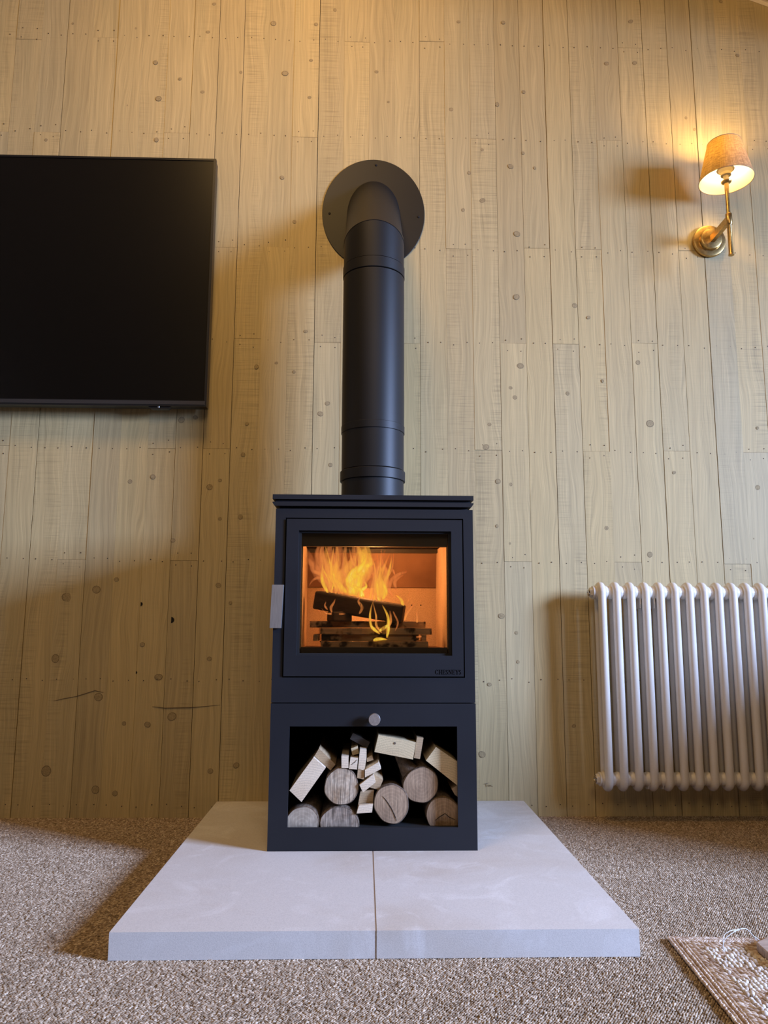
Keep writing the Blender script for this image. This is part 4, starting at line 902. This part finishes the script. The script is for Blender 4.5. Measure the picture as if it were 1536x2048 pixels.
for z in (HZT, HZB):
    bm = bmesh.new(); lathe(bm, [(0.021, -0.004), (0.0225, -0.012), (0.0215, -0.0165), (0.019, -0.018), (0.0205, -0.020), (0.0205, -0.024), (0.016, -0.025)], 32, T(RX, YC, z) @ AX_X)
    pl = padd(obj('end_bush', bm, ENAMEL, smooth=True, angle=35))
    bm = bmesh.new(); lathe(bm, [(0.0155, -0.0245), (0.0155, -0.0325), (0.0135, -0.034)], 6, T(RX, YC, z) @ AX_X)
    nt = obj('plug_nut', bm, ENAMEL, bevel=0.0008, seg=1); nt.parent = pl
    bm = bmesh.new(); lathe(bm, [(0.0105, -0.0335), (0.0105, -0.0375), (0.0085, -0.0385), (0.004, -0.0386), (0.0035, -0.037), (0.001, -0.0368)], 16, T(RX, YC, z) @ AX_X)
    bp = obj('bleed_plug', bm, CHROME, smooth=True, angle=35); bp.parent = pl; bp['label'] = 'chrome bleed plug'
for i in (2, 3):
    for z0, z1 in ((0.638, 0.684), (0.100, 0.139)):
        x = RX + RP * (i + 0.5) + (0.006 if i == 2 else 0.004)
        bm = bmesh.new()
        pts = [(-0.003, z1), (-0.086, z1), (-0.0915, z1 - 0.004), (-0.0935, z0 + 0.016), (-0.088, z0 + 0.003), (-0.075, z0), (-0.003, z0 + 0.006)]
        a = [bm.verts.new((x, y, z)) for y, z in pts]; b = [bm.verts.new((x + 0.003, y, z)) for y, z in pts]; k = len(pts)
        bm.faces.new(a); bm.faces.new(b[::-1])
        for j in range(k): bm.faces.new((a[j], b[j], b[(j + 1) % k], a[(j + 1) % k]))
        padd(obj('wall_bracket', bm, ENAMEL, bevel=0.0008, seg=1))

# ------------------------------------------------------------------ jute rug
RO = Vector((0.5655, -0.9125, 0)); ea = math.radians(-4.0)
EX = Vector((math.cos(ea), math.sin(ea), 0)); EY = Vector((math.sin(ea), -math.cos(ea), 0))
def rp(u, v, z=0.0): return RO + EX * u + EY * v + Vector((0, 0, z))
M = Mat('jute_base'); g = M.n('NewGeometry'); n1 = M.noise((g, 'Position'), 260, 3, 0.6)
JBASE = M.pbr(M.ramp(n1, [(0.35, (0.26, 0.165, 0.11)), (0.65, (0.42, 0.30, 0.21))]), 0.95, 0, M.bump(n1, 0.6, 0.002))
def yarn(name, stops):
    M = Mat(name); oi = M.n('ObjectInfo'); g = M.n('NewGeometry')
    return M.pbr(M.mix(1.0, M.ramp((oi, 'Random'), stops), M.ramp(M.noise((g, 'Position'), 900, 2), [(0.35, 0.72), (0.65, 1.08)]), 'MULTIPLY'), 0.95)
JUTE = yarn('jute_yarn', [(0, (0.36, 0.245, 0.165)), (0.4, (0.54, 0.405, 0.30)), (0.8, (0.68, 0.55, 0.43)), (1, (0.8, 0.7, 0.59))])
BLEACH = yarn('bleached_jute_yarn', [(0, (0.55, 0.44, 0.34)), (0.5, (0.70, 0.62, 0.53)), (1, (0.84, 0.80, 0.74))])
rug = thing('jute_rug', 'braided natural jute rug corner with bleached diamond bumps, lower right', 'rug', tuple(rp(0.5, 0.5)))
bm = bmesh.new(); prismz(bm, [tuple(rp(u, v)[:2]) for u, v in ((0.004, 0.004), (0.004, 1.1), (1.2, 1.1), (1.2, 0.004))][::1], 0.0045, 0.0105)
keep(obj('woven_base', bm, JBASE), rug)
P, Rr, Sc, P2, R2, S2 = [], [], [], [], [], []
rj = random.Random(9)
NB, BWD = 2, 0.0135                            # three braids run round the edge
for b in range(NB):
    e = 0.006 + b * BWD
    for side in (0, 1):
        s = e
        while s < (0.62 if side == 0 else 0.75):
            for q in (-1, 1):
                uu, vv = (e + q * 0.0028, s + (0.0022 if q > 0 else 0)) if side == 0 else (s + (0.0022 if q > 0 else 0), e + q * 0.0028)
                P.append(tuple(rp(uu, vv, 0.0105 + rj.uniform(-.0006, .0008) - (0.0015 if b == 0 else 0))))
                base = (-PI / 2 if side == 0 else 0) + ea
                Rr.append((0, rj.uniform(-.15, .15), base + q * 0.5 + rj.uniform(-.12, .12))); Sc.append((0.0052, 0.0024, 0.0034))
            s += 0.0046
e0 = NB * BWD + 0.003
u = e0
while u < 0.75:
    v = e0
    while v < 0.62:
        # diagonal yarn rows inside; bleached loops stand up in diamond patches
        d = min(u, v)
        inner = d > e0 + 0.020
        dia = (abs(((u + v) / 0.15) % 1 - 0.5) + abs(((u - v) / 0.15) % 1 - 0.5))
        if inner and 0.28 < dia < 0.86 and rj.random() < 0.9:
            P2.append(tuple(rp(u + rj.uniform(-.0015, .0015), v + rj.uniform(-.0015, .0015), 0.0125 + rj.uniform(-.001, .0015))))
            R2.append((rj.uniform(-.3, .3), rj.uniform(-.3, .3), rj.uniform(-.6, .6) + ea)); k = rj.uniform(0.8, 1.2); S2.append((0.0040 * k, 0.0034 * k, 0.0036 * k))
        else:
            P.append(tuple(rp(u, v, 0.0110 + rj.uniform(-.001, .001)))); Rr.append((0, rj.uniform(-.2, .2), ea - 0.55 + rj.uniform(-.25, .25)))
            Sc.append((0.0068, 0.0023, 0.0032))
        v += 0.0064
    u += 0.0078
off = rug.location
sc1 = scatter('jute_yarns', P, Rr, Sc, grain(2), JUTE, None); keep(sc1, rug)
sc2 = scatter('bleached_loops', P2, R2, S2, grain(2), BLEACH, None); keep(sc2, rug)

# grey-brown wooden foot standing on the rug at the right edge
M = Mat('weathered_wood'); g = M.n('NewGeometry'); n1 = M.noise(M.vmap((g, 'Position'), (25, 300, 60), rot=(0, 0, 0.5)), 1.0, 3, 0.6)
WFOOT = M.pbr(M.ramp(n1, [(0.3, (0.24, 0.165, 0.125)), (0.55, (0.45, 0.345, 0.27)), (0.75, (0.52, 0.42, 0.34))]), 0.6, 0, M.bump(n1, 0.2, 0.001))
A_, B_, D_ = Vector((0.6985, -0.987)), Vector((0.742, -0.957)), Vector((0.6965, -1.045))
d1 = (B_ - A_).normalized(); d2 = Vector((-0.04, -1.0)).normalized()
bm = bmesh.new(); poly = [A_ + d1 * 0.006, A_ + (d1 + d2) * 0.0012, A_ + d2 * 0.006, A_ + d2 * 0.075, A_ + d2 * 0.075 + d1 * 0.11, A_ + d1 * 0.11]
prismz(bm, [tuple(p) for p in poly], 0.0145, 0.029)
tag(centred('furniture_foot', bm, WFOOT, bevel=0.002), 'grey-brown wooden furniture foot on the jute rug at the right edge', 'furniture')
# white thread curling off the rug edge
THREAD = simple('white_thread', (0.85, 0.87, 0.9), 0.7)
th = thing('thread', 'loose white thread looping over the back edge of the jute rug', 'thread', (0.62, -0.97, 0.012))
def spline(pts, n=8):
    o = []; K = len(pts) - 1
    for i in range(K * n + 1):
        t = min(i / n, K - 1e-6); a = int(t); f = t - a; q0, q1, q2, q3 = [Vector(pts[j]) for j in (max(a - 1, 0), a, a + 1, min(a + 2, K))]
        o.append(0.5 * (2 * q1 + (q2 - q0) * f + (2 * q0 - 5 * q1 + 4 * q2 - q3) * f * f + (3 * q1 - q0 - 3 * q2 + q3) * f ** 3))
    return o
for px in ([(1449, 1905), (1446, 1893), (1449, 1880), (1460, 1869), (1474, 1861), (1488, 1857), (1499, 1863), (1508, 1875), (1522, 1890)],
           [(1448, 1900), (1446, 1880), (1449, 1869), (1462, 1861), (1472, 1860), (1486, 1857), (1496, 1860), (1506, 1871), (1516, 1878), (1529, 1888)]):
    m = len(px); pts = []
    for i, (a, b) in enumerate(px):
        t = i / (m - 1); pts.append(at(a, b, -0.985 + 0.02 * t))
    bm = bmesh.new(); tube(bm, spline(pts), 0.0007, 6); keep(obj('strand', bm, THREAD, smooth=True), th)

# ------------------------------------------------------------------ unseen chair added out of frame to keep daylight off the right corner
FAB = simple('oat_upholstery', (0.42, 0.36, 0.28), 0.9, nscale=400, namp=0.2)
LEGW = simple('dark_leg_wood', (0.06, 0.04, 0.025), 0.5)
ac = thing('shading_chair', 'unseen oat chair added outside the right edge to shade the radiator corner', 'shading_chair', (2.1, -0.48, 0))
def ap(name, bm, mat, **k): return keep(obj(name, bm, mat, **k), ac)
ap('seat', boxbm(1.80, 2.40, -0.86, -0.2, 0.17, 0.44), FAB, bevel=0.05, seg=3, smooth=True)
ap('backrest', boxbm(1.75, 2.45, -0.28, -0.06, 0.17, 0.93), FAB, bevel=0.06, seg=3, smooth=True)
for x in (1.68, 2.40): ap('armrest', boxbm(x, x + 0.14, -0.88, -0.1, 0.12, 0.66), FAB, bevel=0.05, seg=3, smooth=True)
for x in (1.73, 2.49):
    for y in (-0.82, -0.16):
        bm = bmesh.new(); lathe(bm, [(0.014, 0.0045), (0.024, 0.125)], 12, T(x, y, 0)); ap('leg', bm, LEGW)
